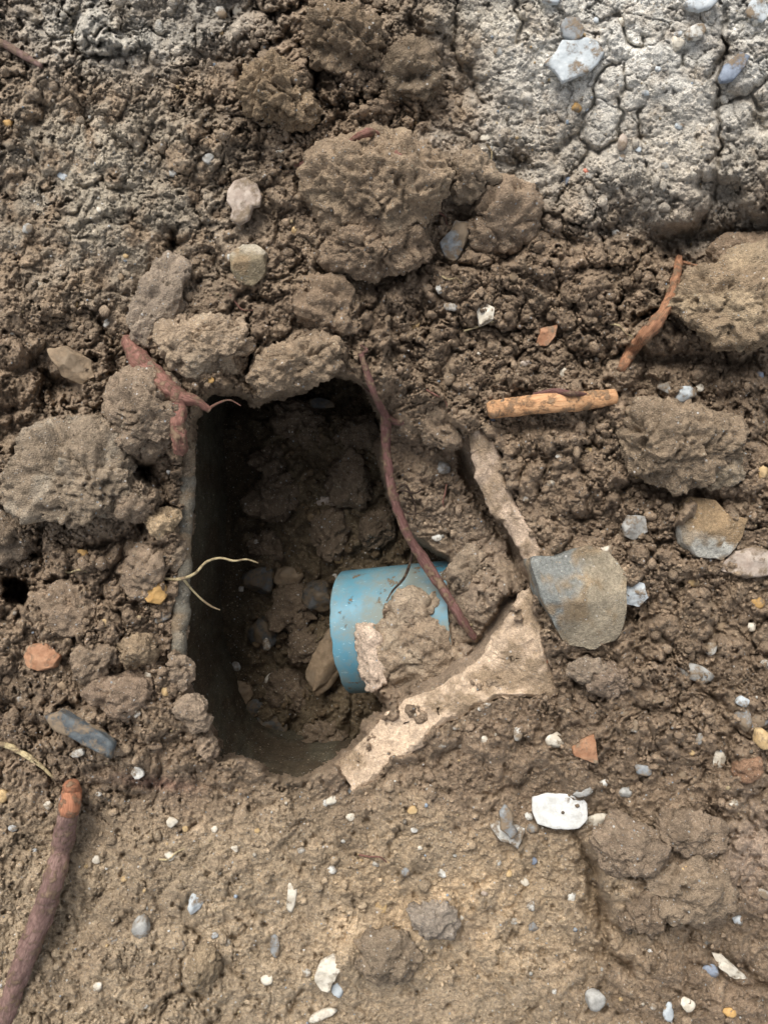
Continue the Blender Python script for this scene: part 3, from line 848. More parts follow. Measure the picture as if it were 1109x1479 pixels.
# ------------------------------------------------------------------ blue pipe
def pipe_material():
    m = bpy.data.materials.new('dirty_blue_pvc'); m.use_nodes = True
    n, l = m.node_tree.nodes, m.node_tree.links
    b = n['Principled BSDF']
    tc = n.new('ShaderNodeTexCoord')
    n0 = n.new('ShaderNodeTexNoise'); n0.inputs['Scale'].default_value = 20; n0.inputs['Detail'].default_value = 6
    l.new(tc.outputs['Object'], n0.inputs['Vector'])
    rp = n.new('ShaderNodeValToRGB'); e = rp.color_ramp.elements
    e[0].position = 0.35; e[0].color = (*lin((72, 122, 140)), 1); e[1].position = 0.7; e[1].color = (*lin((98, 144, 158)), 1)
    l.new(n0.outputs[0], rp.inputs[0])
    def layer(src, scale, t, wdt, colr, amt, det=8, stretch=(1, 1, 1)):
        mp = n.new('ShaderNodeMapping'); mp.inputs['Scale'].default_value = stretch; mp.inputs['Location'].default_value = (scale * 0.013, 0.3, 0.7)
        l.new(tc.outputs['Object'], mp.inputs[0])
        z = n.new('ShaderNodeTexNoise'); z.inputs['Scale'].default_value = scale; z.inputs['Detail'].default_value = det; z.inputs['Roughness'].default_value = 0.72
        l.new(mp.outputs[0], z.inputs['Vector'])
        mr = n.new('ShaderNodeMapRange'); mr.inputs[1].default_value = t; mr.inputs[2].default_value = t + wdt; mr.inputs[4].default_value = amt
        l.new(z.outputs[0], mr.inputs[0])
        mx = n.new('ShaderNodeMix'); mx.data_type = 'RGBA'; l.new(mr.outputs[0], mx.inputs[0]); l.new(src, mx.inputs[6]); mx.inputs[7].default_value = (*lin(colr), 1)
        return mx.outputs[2], mr.outputs[0]
    s, d1 = layer(rp.outputs[0], 30, 0.42, 0.20, (124, 126, 114), 0.85)
    s, d2 = layer(s, 60, 0.60, 0.03, (116, 98, 74), 0.95)
    s, d3 = layer(s, 260, 0.66, 0.03, (150, 160, 158), 0.6)
    s, d4 = layer(s, 70, 0.64, 0.02, (170, 200, 210), 0.5, 4, (1, 6, 6))
    l.new(s, b.inputs['Base Color'])
    ad = n.new('ShaderNodeMath'); ad.operation = 'MAXIMUM'; l.new(d1, ad.inputs[0]); l.new(d2, ad.inputs[1])
    mr = n.new('ShaderNodeMapRange'); mr.inputs[3].default_value = 0.42; mr.inputs[4].default_value = 0.95; l.new(ad.outputs[0], mr.inputs[0])
    l.new(mr.outputs[0], b.inputs['Roughness'])
    bp = n.new('ShaderNodeBump'); bp.inputs['Distance'].default_value = 0.0008; bp.inputs['Strength'].default_value = 0.6
    l.new(d2, bp.inputs['Height']); l.new(bp.outputs[0], b.inputs['Normal'])
    return m


def pipe():
    E = np.array(to_world(503, 912, -205))              # centre of the cut end
    ax = Vector((1.0, 0.118, 0.24)).normalized()
    up = Vector((0, 0, 1)); side = ax.cross(up).normalized(); nrm = side.cross(ax).normalized()
    ax = np.array(ax); side = np.array(side); nrm = np.array(nrm)
    R = 88 * (D + 205) / D * S * 0.985; r = R * 0.90
    na, nl = 128, 60; L = 190 * S
    prof = []
    for i in range(nl + 1): prof.append((L * (1 - i / nl), R))
    prof[-1] = (0.0006, R); prof += [(0.0001, R - 0.0006), (0, R - 0.0016), (0, r + 0.001), (0.0005, r)]
    for i in range(1, 21): prof.append((L * i / 20, r))
    V_ = []
    for (t, rr) in prof:
        for j in range(na):
            a = 2 * math.pi * j / na
            chip = 0.0012 * max(0, float(vn3(np.array([[math.cos(a) * 4, math.sin(a) * 4, 0.3]]), 1)[0])) if t < 0.004 else 0
            wob = 1 + 0.012 * math.cos(2 * a)
            V_.append(E + ax * (t + chip * 2) + (side * math.cos(a) + nrm * math.sin(a)) * rr * wob)
    V_ = np.array(V_); nr = len(prof)
    idx = np.arange(nr * na).reshape(nr, na); nx_ = np.roll(idx, -1, 1)
    F_ = np.stack([idx[:-1], idx[1:], nx_[1:], nx_[:-1]], -1).reshape(-1, 4)
    o = mesh_from('blue_pipe', V_, F_, pipe_material(), loc=E)
    tag(o, 'dirty sky blue plastic pipe end sticking out of the bank inside the hole', 'pipe')
    return o


PIPE = pipe()


# ------------------------------------------------------------------ clods, stones
def ico(sub):
    bm = bmesh.new(); bmesh.ops.create_icosphere(bm, subdivisions=sub, radius=1)
    V_ = np.array([v.co[:] for v in bm.verts]); F_ = np.array([[v.index for v in f.verts] for f in bm.faces]); bm.free()
    return V_, F_


ICO = {s: ico(s) for s in (1, 2, 3, 4, 5, 6)}


def rot2(V_, deg):
    a = math.radians(-deg); c, s = math.cos(a), math.sin(a)
    V_ = V_.copy(); x = V_[:, 0] * c - V_[:, 1] * s; y = V_[:, 0] * s + V_[:, 1] * c
    V_[:, 0] = x; V_[:, 1] = y
    return V_


def faceted(dirs, rs, n=11, soft=0.10):
    """convex broken stone: support planes round the direction sphere"""
    N = rs.normal(size=(n, 3)); N /= np.linalg.norm(N, axis=1)[:, None]
    dd = 0.68 + 0.3 * rs.rand(n)
    t = dirs @ N.T
    q = np.where(t > 0.05, dd / np.maximum(t, 0.05), 9)
    r = -soft * np.log(np.exp(-q / soft).sum(1))
    return np.clip(r, 0.3, 1.25)


def clod(px, py, rx, ry, rz, label, seed, rot=0, tint=(124, 104, 80), lift=0.30, sub=6, crumb=1.0, angular=0.0, base=None, cat='soil clod', name='soil_clod', grey=None):
    dirs, F_ = ICO[sub]
    rs = np.random.RandomState(seed)
    mean = (rx + ry) / 2
    r = 1 + 0.30 * fbm3(dirs + seed, 0.8, 3, 1)
    ang_ = 0.35 + 0.5 * angular
    r = r * (1 - ang_) + ang_ * faceted(dirs, rs, 12, 0.05) * 1.2
    P = dirs * r[:, None] * np.array([rx, ry, rz])
    Q = P + seed * 31.0
    nrm = dirs / np.array([rx, ry, rz]) * mean; nrm /= np.linalg.norm(nrm, axis=1)[:, None]
    warp = np.stack([fbm3(Q, 24, 4, 0), fbm3(Q, 24, 4, 1), fbm3(Q, 24, 4, 2)], 1) * 12
    g1 = lumps3(Q + warp, mean * 0.55, 0); g2 = lumps3(Q + warp, 18, 1); g3 = lumps3(Q + warp * 0.5, 8, 2)
    rough_ = smooth(-0.4, 0.4, fbm3(Q, 45, 3, 3))
    d = g1 * mean * 0.14 * crumb + g2 * 3.5 * crumb * (0.4 + 0.6 * rough_) + g3 * 3.2 * crumb * rough_
    d = d + fbm3(Q + warp, 30, 6, 3) * 9.0 * (0.4 + 0.6 * crumb) + fbm3(Q, 6, 4, 2) * 2.4
    d = d + (billow3(Q + warp, 40, 6, 1, 0.58) - 0.45) * 15 * (0.35 + 0.65 * crumb) + (billow3(Q, 9, 4, 2, 0.66) - 0.45) * 4 * (0.5 + 0.5 * rough_)
    pit = fbm3(Q + warp, 22, 3, 0)
    d = d - smooth(0.3, 0.8, pit) * 10 * (0.3 + 0.7 * crumb)
    cr = 1 - np.abs(fbm3(Q + warp * 0.6, 48, 3, 2))
    d = d - smooth(0.93, 1.0, cr) * 7
    P = P + nrm * (d - mean * 0.10 * crumb)[:, None]
    P = rot2(P, rot)
    z0 = (sample_mean(px, py, mean * 0.8) if base is None else base) + rz * lift
    f = (D - z0) / D
    c0 = np.array(to_world(px, py, z0))
    V_ = P * np.array([f, f, 1]) * S
    # small random shade by crumb, pale dusting
    cc = lin(tint) * (1 + 0.22 * (T3[0].ravel()[(np.floor(g2 * 977).astype(int)) % 4096] - 0.5) * 0 + 0.22 * fbm3(Q, 26, 4, 1) + 0.14 * fbm3(Q, 5, 3, 3))[:, None]
    if grey is not None:
        wg = (smooth(0.0, 0.5, fbm3(Q, 40, 3, 2)) * 0.7)[:, None]
        cc = cc * (1 - wg) + lin(grey) * wg
    cc = desat(cc)
    o = mesh_from(name, V_, F_, M_SOIL, colr=cc)
    o.location = c0
    tag(o, label, cat)
    return o


CL = [
    # px, py, rx, ry, rz, label, rot, tint, lift, sub, crumb, angular, base, grey
    (552, 268, 92, 74, 60, 'largest brown soil clod lying above the hole, beneath the dark red surface roots', 8, (130, 110, 84), 0.10, 6, 1.15, 0.6, None, (144, 124, 96)),
    (548, 352, 68, 52, 48, 'rounded brown clod tucked under the largest clod above the hole', -10, (122, 102, 78), 0.15, 6, 0.9, 0.2, None, None),
    (1066, 438, 92, 64, 58, 'large tan topped clod at the right edge beside the bent orange root', 6, (128, 108, 80), 0.18, 6, 1.0, 0.55, None, (150, 130, 98)),
    (1068, 372, 56, 32, 34, 'low brown clod behind the large tan topped clod at the right edge', 4, (122, 102, 78), 0.25, 5, 1.0, 0.2, None, None),
    (978, 642, 80, 62, 54, 'crumbly dark brown clod right of the peeled orange twig', 8, (122, 104, 80), 0.30, 6, 1.25, 0.1, None, None),
    (1040, 670, 36, 34, 26, 'pale tan lump joined against the crumbly clod at the right', 20, (152, 134, 106), 0.2, 5, 0.7, 0.2, None, None),
    (110, 690, 82, 70, 50, 'big greyish crumbly clod left of the hole with a jutting pale corner', 14, (124, 108, 86), 0.12, 6, 1.25, 0.7, None, (142, 130, 110)),
    (60, 640, 34, 20, 22, 'small shoulder clod on the upper left of the big greyish clod', -10, (126, 112, 92), 0.3, 5, 0.9, 0.2, None, None),
    (218, 596, 50, 62, 40, 'brown clod under the forked red root at the left rim', -12, (124, 106, 84), 0.20, 6, 0.7, 0.25, None, None),
    (292, 498, 64, 42, 38, 'crumbly clod overhanging the upper left corner of the hole', 8, (140, 120, 94), 0.25, 6, 1.0, 0.2, None, (150, 132, 106)),
    (424, 528, 58, 36, 36, 'crumbly clod overhanging the top middle edge of the hole', -16, (132, 112, 86), 0.15, 6, 1.0, 0.2, None, None),
    (228, 440, 34, 60, 30, 'smooth slanted greyish brown clod above the forked red root', 24, (134, 118, 98), 0.2, 5, 0.45, 0.3, None, None),
    (498, 60, 60, 44, 40, 'dark crumbly clod at the top edge left of the middle', 20, (112, 94, 70), 0.25, 6, 1.3, 0.1, None, None),
    (400, 130, 56, 44, 34, 'crumbly brown clod with tan crumbs near the top', 30, (124, 104, 76), 0.25, 6, 1.3, 0.1, None, None),
    (590, 108, 44, 36, 30, 'dark brown clod at the border of the pale grey clay', 0, (112, 96, 74), 0.25, 5, 1.2, 0.1, None, None),
    (678, 254, 36, 34, 30, 'round crumbly clod right of the largest clod above the hole', 0, (130, 112, 88), 0.3, 5, 1.1, 0.1, None, None),
    (734, 306, 46, 40, 30, 'broad brown clod above the bluish grey stone', 10, (128, 108, 84), 0.2, 5, 0.9, 0.2, None, None),
    (14, 772, 40, 32, 34, 'brown clod cut by the left edge above the round burrow', 10, (112, 96, 76), 0.15, 5, 0.8, 0.2, None, None),
    (98, 880, 44, 36, 22, 'smooth clod right of the round burrow at the left edge', 20, (130, 110, 86), -0.1, 5, 0.5, 0.3, None, None),
    (185, 726, 36, 24, 26, 'small clod wedged between the big greyish clod and the left rim', 0, (122, 104, 82), 0.2, 5, 1.0, 0.2, None, None),
    (210, 822, 32, 34, 22, 'smooth clod beside the middle of the left rim', 10, (132, 112, 88), 0.1, 5, 0.5, 0.4, None, None),
    (198, 938, 26, 22, 22, 'round clod near the left rim right of the orange brick chunk', 0, (128, 108, 80), 0.3, 5, 0.8, 0.2, None, None),
    (138, 952, 32, 26, 24, 'clod right beside the orange brick chunk', 0, (120, 102, 80), 0.2, 5, 0.9, 0.2, None, None),
    (235, 755, 24, 18, 18, 'tan crumbly clod on the left rim above the pale fine root', 0, (156, 132, 96), 0.4, 5, 1.0, 0.1, None, None),
    (170, 1004, 50, 30, 26, 'low clod above the dark slate piece', 10, (124, 104, 82), 0.1, 5, 0.8, 0.3, None, None),
    (905, 1225, 52, 34, 34, 'smooth edged clod at the start of the mound right of the white flake', 20, (122, 104, 82), 0.15, 5, 0.6, 0.2, None, None),
    (1000, 1285, 56, 44, 30, 'lumpy clod under the tan chip in the lower right mound', 10, (126, 108, 84), 0.15, 5, 1.2, 0.1, None, None),
    (1000, 1205, 48, 26, 26, 'upper clod of the lower right mound', 10, (120, 102, 80), 0.2, 5, 0.9, 0.2, None, None),
    (930, 1310, 36, 34, 28, 'lower left clod of the lower right mound beside the deep crack', 0, (116, 98, 76), 0.1, 5, 1.0, 0.1, None, None),
    (852, 972, 32, 16, 18, 'flat brown clod below the large angular grey stone', 4, (124, 108, 88), 0.5, 5, 0.6, 0.3, None, None),
    (882, 978, 34, 20, 18, 'brown lump right beside the flat clod below the angular stone', 0, (120, 102, 82), 0.2, 5, 0.8, 0.2, None, None),
    (1075, 1113, 20, 16, 16, 'small reddish brown clod at the right edge below the grey pebbles', 0, (128, 96, 68), 0.3, 4, 0.6, 0.3, None, None),
    (626, 1330, 30, 28, 20, 'round greyish clod in the trodden lower soil', 0, (132, 120, 104), 0.2, 5, 0.7, 0.2, None, None),
    (560, 1380, 52, 32, 22, 'low dark clod right of the pale flat stone near the bottom', 10, (118, 102, 80), 0.0, 5, 0.8, 0.2, None, None),
    (292, 1398, 22, 36, 18, 'upright oval brown clod in the trodden soil near the bottom', 6, (128, 110, 82), 0.2, 5, 0.35, 0.3, None, None),
    (720, 330, 40, 30, 26, 'brown clod just right of the bluish grey stone', 0, (126, 106, 82), -0.1, 5, 1.0, 0.2, None, None),
    (470, 440, 50, 36, 26, 'crumbly clod between the grey tan stone and the opening', 20, (120, 100, 76), 0.1, 5, 1.2, 0.1, None, None),
    (640, 610, 34, 40, 22, 'dark clod on the bank right of the central root fork', 0, (116, 98, 76), 0.1, 5, 0.9, 0.2, None, None),
    (610, 935, 62, 68, 26, 'flat topped lump of gravelly soil lying over the blue pipe', 0, (140, 120, 94), 0.1, 6, 0.7, 0.3, -92, (152, 134, 108)),
    (676, 826, 20, 28, 16, 'gravelly crumb of soil where the blue pipe goes into the bank', 10, (138, 120, 96), 0.1, 5, 0.9, 0.3, -66, None),
    (600, 880, 40, 20, 16, 'thin crust of soil on the upper side of the blue pipe behind the gravelly lump', -14, (138, 120, 96), 0.1, 5, 0.8, 0.3, -92, None),
    (262, 668, 15, 20, 14, 'small clod at the left rim just under the forked red root', 10, (128, 110, 86), 0.2, 5, 1.0, 0.3, None, None),
    (252, 796, 12, 22, 12, 'narrow clod pressed against the middle of the left rim', 5, (132, 114, 90), 0.2, 5, 0.8, 0.3, None, None),
    (254, 905, 15, 17, 12, 'small clod at the left rim below the pale fine root', 0, (128, 108, 84), 0.2, 5, 0.8, 0.3, None, None),
    (262, 968, 17, 22, 15, 'clod hanging over the lower left rim where it turns inward', -20, (126, 108, 86), 0.2, 5, 1.0, 0.3, None, None),
    (282, 1030, 17, 24, 16, 'long clod on the slanting lower left rim', -28, (130, 112, 90), 0.2, 5, 1.0, 0.3, None, None),
    (300, 1078, 14, 18, 13, 'lowest clod on the slanting lower left rim', -24, (136, 116, 92), 0.2, 5, 0.9, 0.3, None, None),
    (540, 948, 22, 54, 26, 'pale pink mortar lump stuck to the lower side of the blue pipe', -8, (178, 156, 132), 0.2, 5, 0.5, 0.5, -108, None),
]
for i, (px, py, rx, ry, rz, lb, rot, tint, lift, sub, crumb, ang, base, grey) in enumerate(CL):
    clod(px, py, rx, ry, rz, lb, 100 + i, rot, tint, lift, sub, crumb, ang, base, grey=grey,
         cat='mortar' if 'mortar' in lb else 'soil clod', name='mortar_lump' if 'mortar' in lb else 'soil_clod')['group'] = 'mortar' if 'mortar' in lb else 'soil clods around the opening'

# clods on the floor of the cavity
FC = [(400, 720, 46, 38, 34, 'dark clod on the cavity floor left of the pinkish stone'), (432, 610, 50, 34, 34, 'dim clod deep under the top edge of the hole'),
      (500, 690, 44, 34, 34, 'clod on the cavity floor beside the central root'), (478, 772, 46, 34, 32, 'broad clod above the blue pipe on the cavity floor'),
      (548, 760, 40, 28, 30, 'clod between the blue pipe and the central root'), (425, 880, 40, 34, 28, 'clod on the cavity floor left of the blue pipe'),
      (420, 1000, 40, 34, 30, 'smooth clod low in the cavity, left of the dark gap'), (520, 630, 34, 40, 34, 'dark clod by the upper right wall of the cavity'),
      (390, 668, 34, 26, 24, 'small dim clod on the upper cavity floor'), (470, 1060, 44, 26, 22, 'low clod at the bottom of the cavity'),
      (385, 790, 28, 24, 20, 'small clod right of the tip of the pale fine root'), (440, 935, 30, 26, 22, 'clod above the slanted grey slab in the cavity')]
for i, (px, py, rx, ry, rz, lb) in enumerate(FC):
    clod(px, py, rx * 0.78, ry * 0.78, rz * 0.8, lb, 200 + i, i * 37, (98, 82, 62), 0.1, 5, 1.0, 0.3, floor_z(px, py) * 0.5 + float(floor_height(np.array([px * 1.0]), np.array([py * 1.0]))[0]) * 0.5 + 16)['group'] = 'soil clods on the cavity floor'


def poly_radius(th, pts, cx, cy):
    r = np.full(th.shape, 1e9)
    dx, dy = np.cos(th), np.sin(th)
    for i in range(len(pts)):
        x0, y0 = pts[i][0] - cx, -(pts[i][1] - cy); x1, y1 = pts[(i + 1) % len(pts)][0] - cx, -(pts[(i + 1) % len(pts)][1] - cy)
        ex, ey = x1 - x0, y1 - y0
        den = dx * ey - dy * ex
        den = np.where(np.abs(den) < 1e-9, 1e-9, den)
        t = (x0 * ey - y0 * ex) / den; u = (x0 * dy - y0 * dx) / den
        r = np.where((t > 0) & (u >= -1e-6) & (u <= 1 + 1e-6), np.minimum(r, t), r)
    return np.where(r > 1e8, 1, r)


def stone(px, py, rx, ry, rot, kind, label, name='pebble', cat='pebble', rz=None, lift=0.25, seed=0, sub=3, soft=0.05, n=11, base=None, flat=False, outline=None, tintf=None, group=None, edge=4.0):
    dirs, F_ = ICO[sub]
    rs = np.random.RandomState(seed)
    rz = rz if rz is not None else 0.62 * min(rx, ry)
    if outline is None and flat:
        m_ = rs.randint(7, 10); an = (np.arange(m_) + rs.rand(m_) * 0.75) / m_ * 2 * math.pi; rr_ = 0.82 + 0.3 * rs.rand(m_)
        outline = [(px + rx * math.cos(t) * q, py + ry * math.sin(t) * q) for t, q in zip(an, rr_)]
        ca, sa = math.cos(math.radians(rot)), math.sin(math.radians(rot))
        outline = [(px + (u - px) * ca - (v - py) * sa, py + (u - px) * sa + (v - py) * ca) for u, v in outline]
    if outline is not None:
        xs_ = [p[0] for p in outline]; ys_ = [p[1] for p in outline]
        px = (min(xs_) + max(xs_)) / 2; py = (min(ys_) + max(ys_)) / 2
        R_ = poly_radius(np.arctan2(dirs[:, 1], dirs[:, 0]), outline, px, py)
        q = np.hypot(dirs[:, 0], dirs[:, 1]); mx_ = np.maximum(q, np.abs(dirs[:, 2]))
        rr = 1 / ((q ** edge + np.abs(dirs[:, 2]) ** edge) ** (1 / edge))
        P = np.column_stack([dirs[:, 0] / np.maximum(q, 1e-6) * R_ * q * rr, dirs[:, 1] / np.maximum(q, 1e-6) * R_ * q * rr, dirs[:, 2] * rr * rz])
        sz = max(max(xs_) - min(xs_), max(ys_) - min(ys_)) / 2
        # broken facets on the upper side
        for _ in range(0 if flat else 5):
            a_ = rs.rand() * 6.283; sl = (0.15 + 0.5 * rs.rand()) * rz / sz * 1.6; off = rz * (0.75 + 0.35 * rs.rand())
            pl = off - sl * (P[:, 0] * math.cos(a_) + P[:, 1] * math.sin(a_))
            P[:, 2] = np.where(P[:, 2] > 0, np.maximum(np.minimum(P[:, 2], pl), 0.15 * P[:, 2]), P[:, 2])
        rot = 0; rm = sz
    else:
        r = faceted(dirs, rs, n, soft)
        P = dirs * (r * (1 + 0.10 * fbm3(dirs * 3 + seed, 1.4, 3, 0)))[:, None] * np.array([rx, ry, rz]) * 1.15
        rm = max(rx, ry)
    N_ = np.stack([fbm3(P + seed * 5, rm * 0.45 + 2, 5, 2), fbm3(P + seed * 7, rm * 0.45 + 2, 5, 1), fbm3(P + seed * 3, rm * 0.45 + 2, 5, 0)], 1)
    P = P + N_ * min(rm * 0.07, rz * 0.25 + rm * 0.02)
    P = rot2(P, rot)
    z0 = ((sample_high(px, py, max(rx, ry) * 0.9) if (flat or outline is not None) and max(rx, ry) > 10 else sample_mean(px, py, min(rx, ry) * 0.7)) if base is None else base) + rz * lift + (1.0 if max(rx, ry) > 10 else -0.5)
    f = (D - z0) / D
    tl_ = math.radians(rs.uniform(-7, 7)) if not flat and outline is None else math.radians(rs.uniform(-3, 3))
    P[:, 2] += P[:, 0] * math.tan(tl_)
    cc = None
    if tintf is not None: cc = tintf(px + P[:, 0], py - P[:, 1], P)
    o = mesh_from(name, P * np.array([f, f, 1]) * S, F_, M_CONC if tintf is not None else ROCK[kind], colr=cc)
    o.location = to_world(px, py, z0)
    tag(o, label, cat, group)
    return o


# named stones
def two_tone(c1, c2, fn, wdt=5):
    def f(x, y, P):
        w_ = smooth(-wdt, wdt, fn(x, y) + fbm3(P, 14, 5, 1) * 15)[:, None]
        mud = (smooth(0.15, 0.5, fbm3(P + 70, 24, 6, 3)) * 0.75)[:, None]
        v_ = (1 + 0.14 * fbm3(P, 9, 4, 2) + 0.1 * fbm3(P, 30, 3, 0))[:, None]
        return ((lin(c1) * (1 - w_) + lin(c2) * w_) * (1 - mud) + lin((134, 114, 88)) * mud) * v_
    return f


def line_side(x0, y0, x1, y1):
    L_ = math.hypot(x1 - x0, y1 - y0)
    return lambda x, y: ((x - x0) * (y1 - y0) - (y - y0) * (x1 - x0)) / L_


G_ST = 'larger stones lying on the soil'
big = stone(832, 848, 72, 70, 0, 'brown', 'large angular stone right of the hole with a blue grey upper left face', 'angular_stone', 'stone', rz=40, lift=0.05, seed=5, sub=5, group=G_ST,
            edge=7.0, outline=[(761, 806), (800, 803), (850, 788), (878, 798), (901, 830), (898, 880), (888, 918), (852, 936), (812, 930), (794, 892), (774, 858)],
            tintf=two_tone((118, 119, 114), (140, 129, 110), line_side(850, 782, 812, 892), 9))
ST = [  # centre, outline, colour, label, height, seed, tint function
    ([(975, 742), (990, 720), (1030, 722), (1047, 742), (1076, 750), (1060, 790), (1040, 809), (1005, 806), (980, 786)], 'pale', 'whitish stone with a brown muddy top at the right below the crumbly clod', 30, 22,
     two_tone((142, 120, 92), (186, 182, 170), line_side(1075, 790, 972, 762), 4)),
    ([(1037, 822), (1060, 796), (1085, 790), (1114, 798), (1116, 826), (1080, 835)], 'pink', 'pinkish flat stone at the right edge below the muddy whitish stone', 16, 23, None),
    ([(70, 505), (100, 502), (135, 522), (139, 545), (120, 557), (95, 546), (84, 526)], 'brown', 'flat brown stone with pale rim above the big greyish clod on the left', 22, 24, None),
    ([(334, 370), (350, 352), (368, 351), (387, 368), (384, 395), (365, 413), (345, 408), (335, 392)], 'grey', 'rough grey tan stone below the pale pinkish flake', 20, 26, two_tone((130, 118, 96), (160, 150, 132), lambda x, y: 372 - y)),
    ([(635, 352), (650, 335), (656, 320), (674, 322), (679, 340), (668, 360), (656, 378), (640, 370)], 'bluegrey', 'bluish grey stone right of the largest clod above the hole', 18, 27, None),
    ([(898, 848), (912, 838), (928, 842), (934, 862), (922, 876), (902, 872)], 'bluewhite', 'pale bluish pebble right of the large angular stone', 12, 28, None),
    ([(898, 760), (905, 744), (930, 745), (934, 768), (915, 780), (901, 775)], 'grey', 'faint grey lump of stone pressed in soil left of the muddy whitish stone', 10, 29, None),
    ([(36, 945), (48, 930), (72, 931), (89, 947), (82, 963), (58, 968), (42, 960)], 'orange', 'orange brick chunk at the left edge below the burrow', 16, 30, None),
    ([(773, 499), (780, 475), (804, 469), (802, 485), (790, 500)], 'orange', 'small orange brick chip above the peeled twig', 8, 31, None),
    ([(826, 1080), (845, 1066), (857, 1061), (863, 1104), (848, 1098), (828, 1091)], 'orange', 'orange triangular brick chip above the white flake', 9, 32, None),
    ([(688, 446), (700, 437), (714, 446), (712, 462), (692, 472)], 'pale', 'whitish angular pebble below the bluish grey stone', 11, 33, None),
    ([(206, 852), (216, 838), (236, 840), (245, 856), (232, 873), (214, 870)], 'ochre', 'yellowish round pebble on the left rim beside the pale fine root', 13, 34, None),
    ([(454, 1412), (462, 1390), (488, 1374), (496, 1378), (494, 1400), (474, 1432), (462, 1430)], 'pale', 'pale oval stone near the bottom middle', 9, 35, None),
    ([(981, 1250), (995, 1247), (1011, 1263), (1006, 1286), (992, 1287), (985, 1268)], 'tan', 'smooth tan chip on the lower right mound', 8, 36, None),
    ([(1026, 1376), (1040, 1378), (1064, 1398), (1078, 1412), (1062, 1414), (1038, 1398)], 'pale', 'long pale stone beside a dark blue pebble near the lower right corner', 8, 37, None),
]
for (ol, kd, lb, rz, sd_, tf) in ST:
    xs_ = [p[0] for p in ol]; ys_ = [p[1] for p in ol]
    brick = 'brick' in lb
    stone((min(xs_) + max(xs_)) / 2, (min(ys_) + max(ys_)) / 2, (max(xs_) - min(xs_)) / 2, (max(ys_) - min(ys_)) / 2, 0, kd, lb, 'brick_chip' if brick else ('pebble' if 'pebble' in lb else 'stone'),
          'brick chip' if brick else ('pebble' if 'pebble' in lb else 'stone'), rz=rz, lift=0.0, seed=sd_, sub=5, outline=ol, tintf=tf, edge=3.2, group='orange brick chips' if brick else G_ST)

FLAKES = [
    (352, 291, 24, 32, 10, 'pink', 'pale pinkish ragged mineral flake lying upright above the grey tan stone', 5, 51),
    (808, 1171, 39, 26, 2, 'flake', 'large white flake with a dark spot lying on the lower soil', 4, 52),
    (733, 1201, 27, 21, 20, 'white', 'smaller white flake left of the large one, under a grey lump', 4, 53),
    (830, 86, 43, 28, -12, 'bluewhite', 'largest pale blue slab set in the grey clay at the upper right', 5, 54),
    (1058, 98, 25, 14, -42, 'blue', 'tilted blue slab near the upper right corner', 5, 55),
    (1012, 2, 30, 14, -12, 'bluewhite', 'pale blue slab cut by the top edge near the right corner', 5, 56),
    (795, -2, 16, 8, 0, 'bluewhite', 'small pale blue slab cut by the top edge above the largest slab', 4, 57),
    (1095, 14, 18, 18, 0, 'bluewhite', 'pale blue slab in the upper right corner', 4, 64),
    (120, 1060, 54, 19, 28, 'slate', 'long dark slate piece lying beside a white chip on the left', 11, 58),
    (466, 582, 20, 9, 4, 'dark', 'dim flat disc of stone deep under the top edge of the hole', 5, 59),
    (1003, 47, 15, 11, -30, 'white', 'white flat stone between the blue slabs at the upper right', 5, 60),
    (200, 1116, 11, 9, 20, 'white', 'white chip on the reddish streak below the lower left rim', 4, 61),
    (113, 1088, 12, 6, -20, 'white', 'white chip touching the dark slate piece', 4, 62),
    (823, 42, 20, 18, 20, 'bluegrey', 'lilac grey flat stone just above the largest pale blue slab', 4, 63),
]
OUT = {51: [(330, 276), (338, 262), (355, 257), (372, 266), (378, 285), (376, 298), (366, 300), (360, 318), (346, 325), (333, 318), (336, 304), (328, 292)],
       52: [(768, 1152), (790, 1146), (832, 1145), (847, 1160), (847, 1182), (835, 1197), (800, 1197), (775, 1190), (768, 1172)],
       53: [(706, 1192), (718, 1186), (740, 1190), (758, 1196), (753, 1212), (748, 1226), (738, 1218), (722, 1213)],
       54: [(785, 95), (803, 75), (811, 60), (845, 55), (860, 60), (873, 77), (862, 92), (845, 108), (812, 121), (800, 104)],
       55: [(1037, 113), (1045, 95), (1068, 76), (1081, 82), (1072, 98), (1058, 117), (1040, 120)],
       58: [(66, 1036), (92, 1024), (112, 1038), (148, 1056), (167, 1075), (165, 1096), (150, 1090), (118, 1070), (80, 1053)]}
flk = {}
for (px, py, rx, ry, rot, kd, lb, rz, sd_) in FLAKES:
    bs = floor_z(px, py) + 30 if 'dim flat' in lb else None
    flk[sd_] = stone(px, py, rx, ry, rot, kd, lb, 'stone_flake', 'flake' if 'flake' in lb else 'stone', rz=rz, lift=2.2 if sd_ in (52, 53) else 0.9, seed=sd_, sub=5 if sd_ in OUT else 4, base=bs, flat=True, outline=OUT.get(sd_), edge=5.0, group=None if 'dim' in lb else ('bluish slabs in the grey clay' if 'slab' in lb and 'slabs' not in lb else 'flat flakes and chips on the soil'))
# dark spot on the white flake, grey lump on the smaller one
sp_v, sp_f = ICO[2]
b_ = flk[52]
o = mesh_from('dark_spot', sp_v * np.array([2.6, 2.4, 1.2]) * S, sp_f, ROCK['dark'], parent=b_)
o.location = (4 * S, -1 * S, 4.2 * S)
stone(729, 1186, 11, 20, -10, 'bluegrey', 'grey lump lying on the smaller white flake', 'pebble', 'pebble', rz=7, lift=0.9, seed=71, sub=4, flat=True, outline=[(720, 1172), (728, 1160), (738, 1172), (740, 1192), (748, 1200), (738, 1211), (722, 1196)], base=sample_high(729, 1186, 22) + 14)

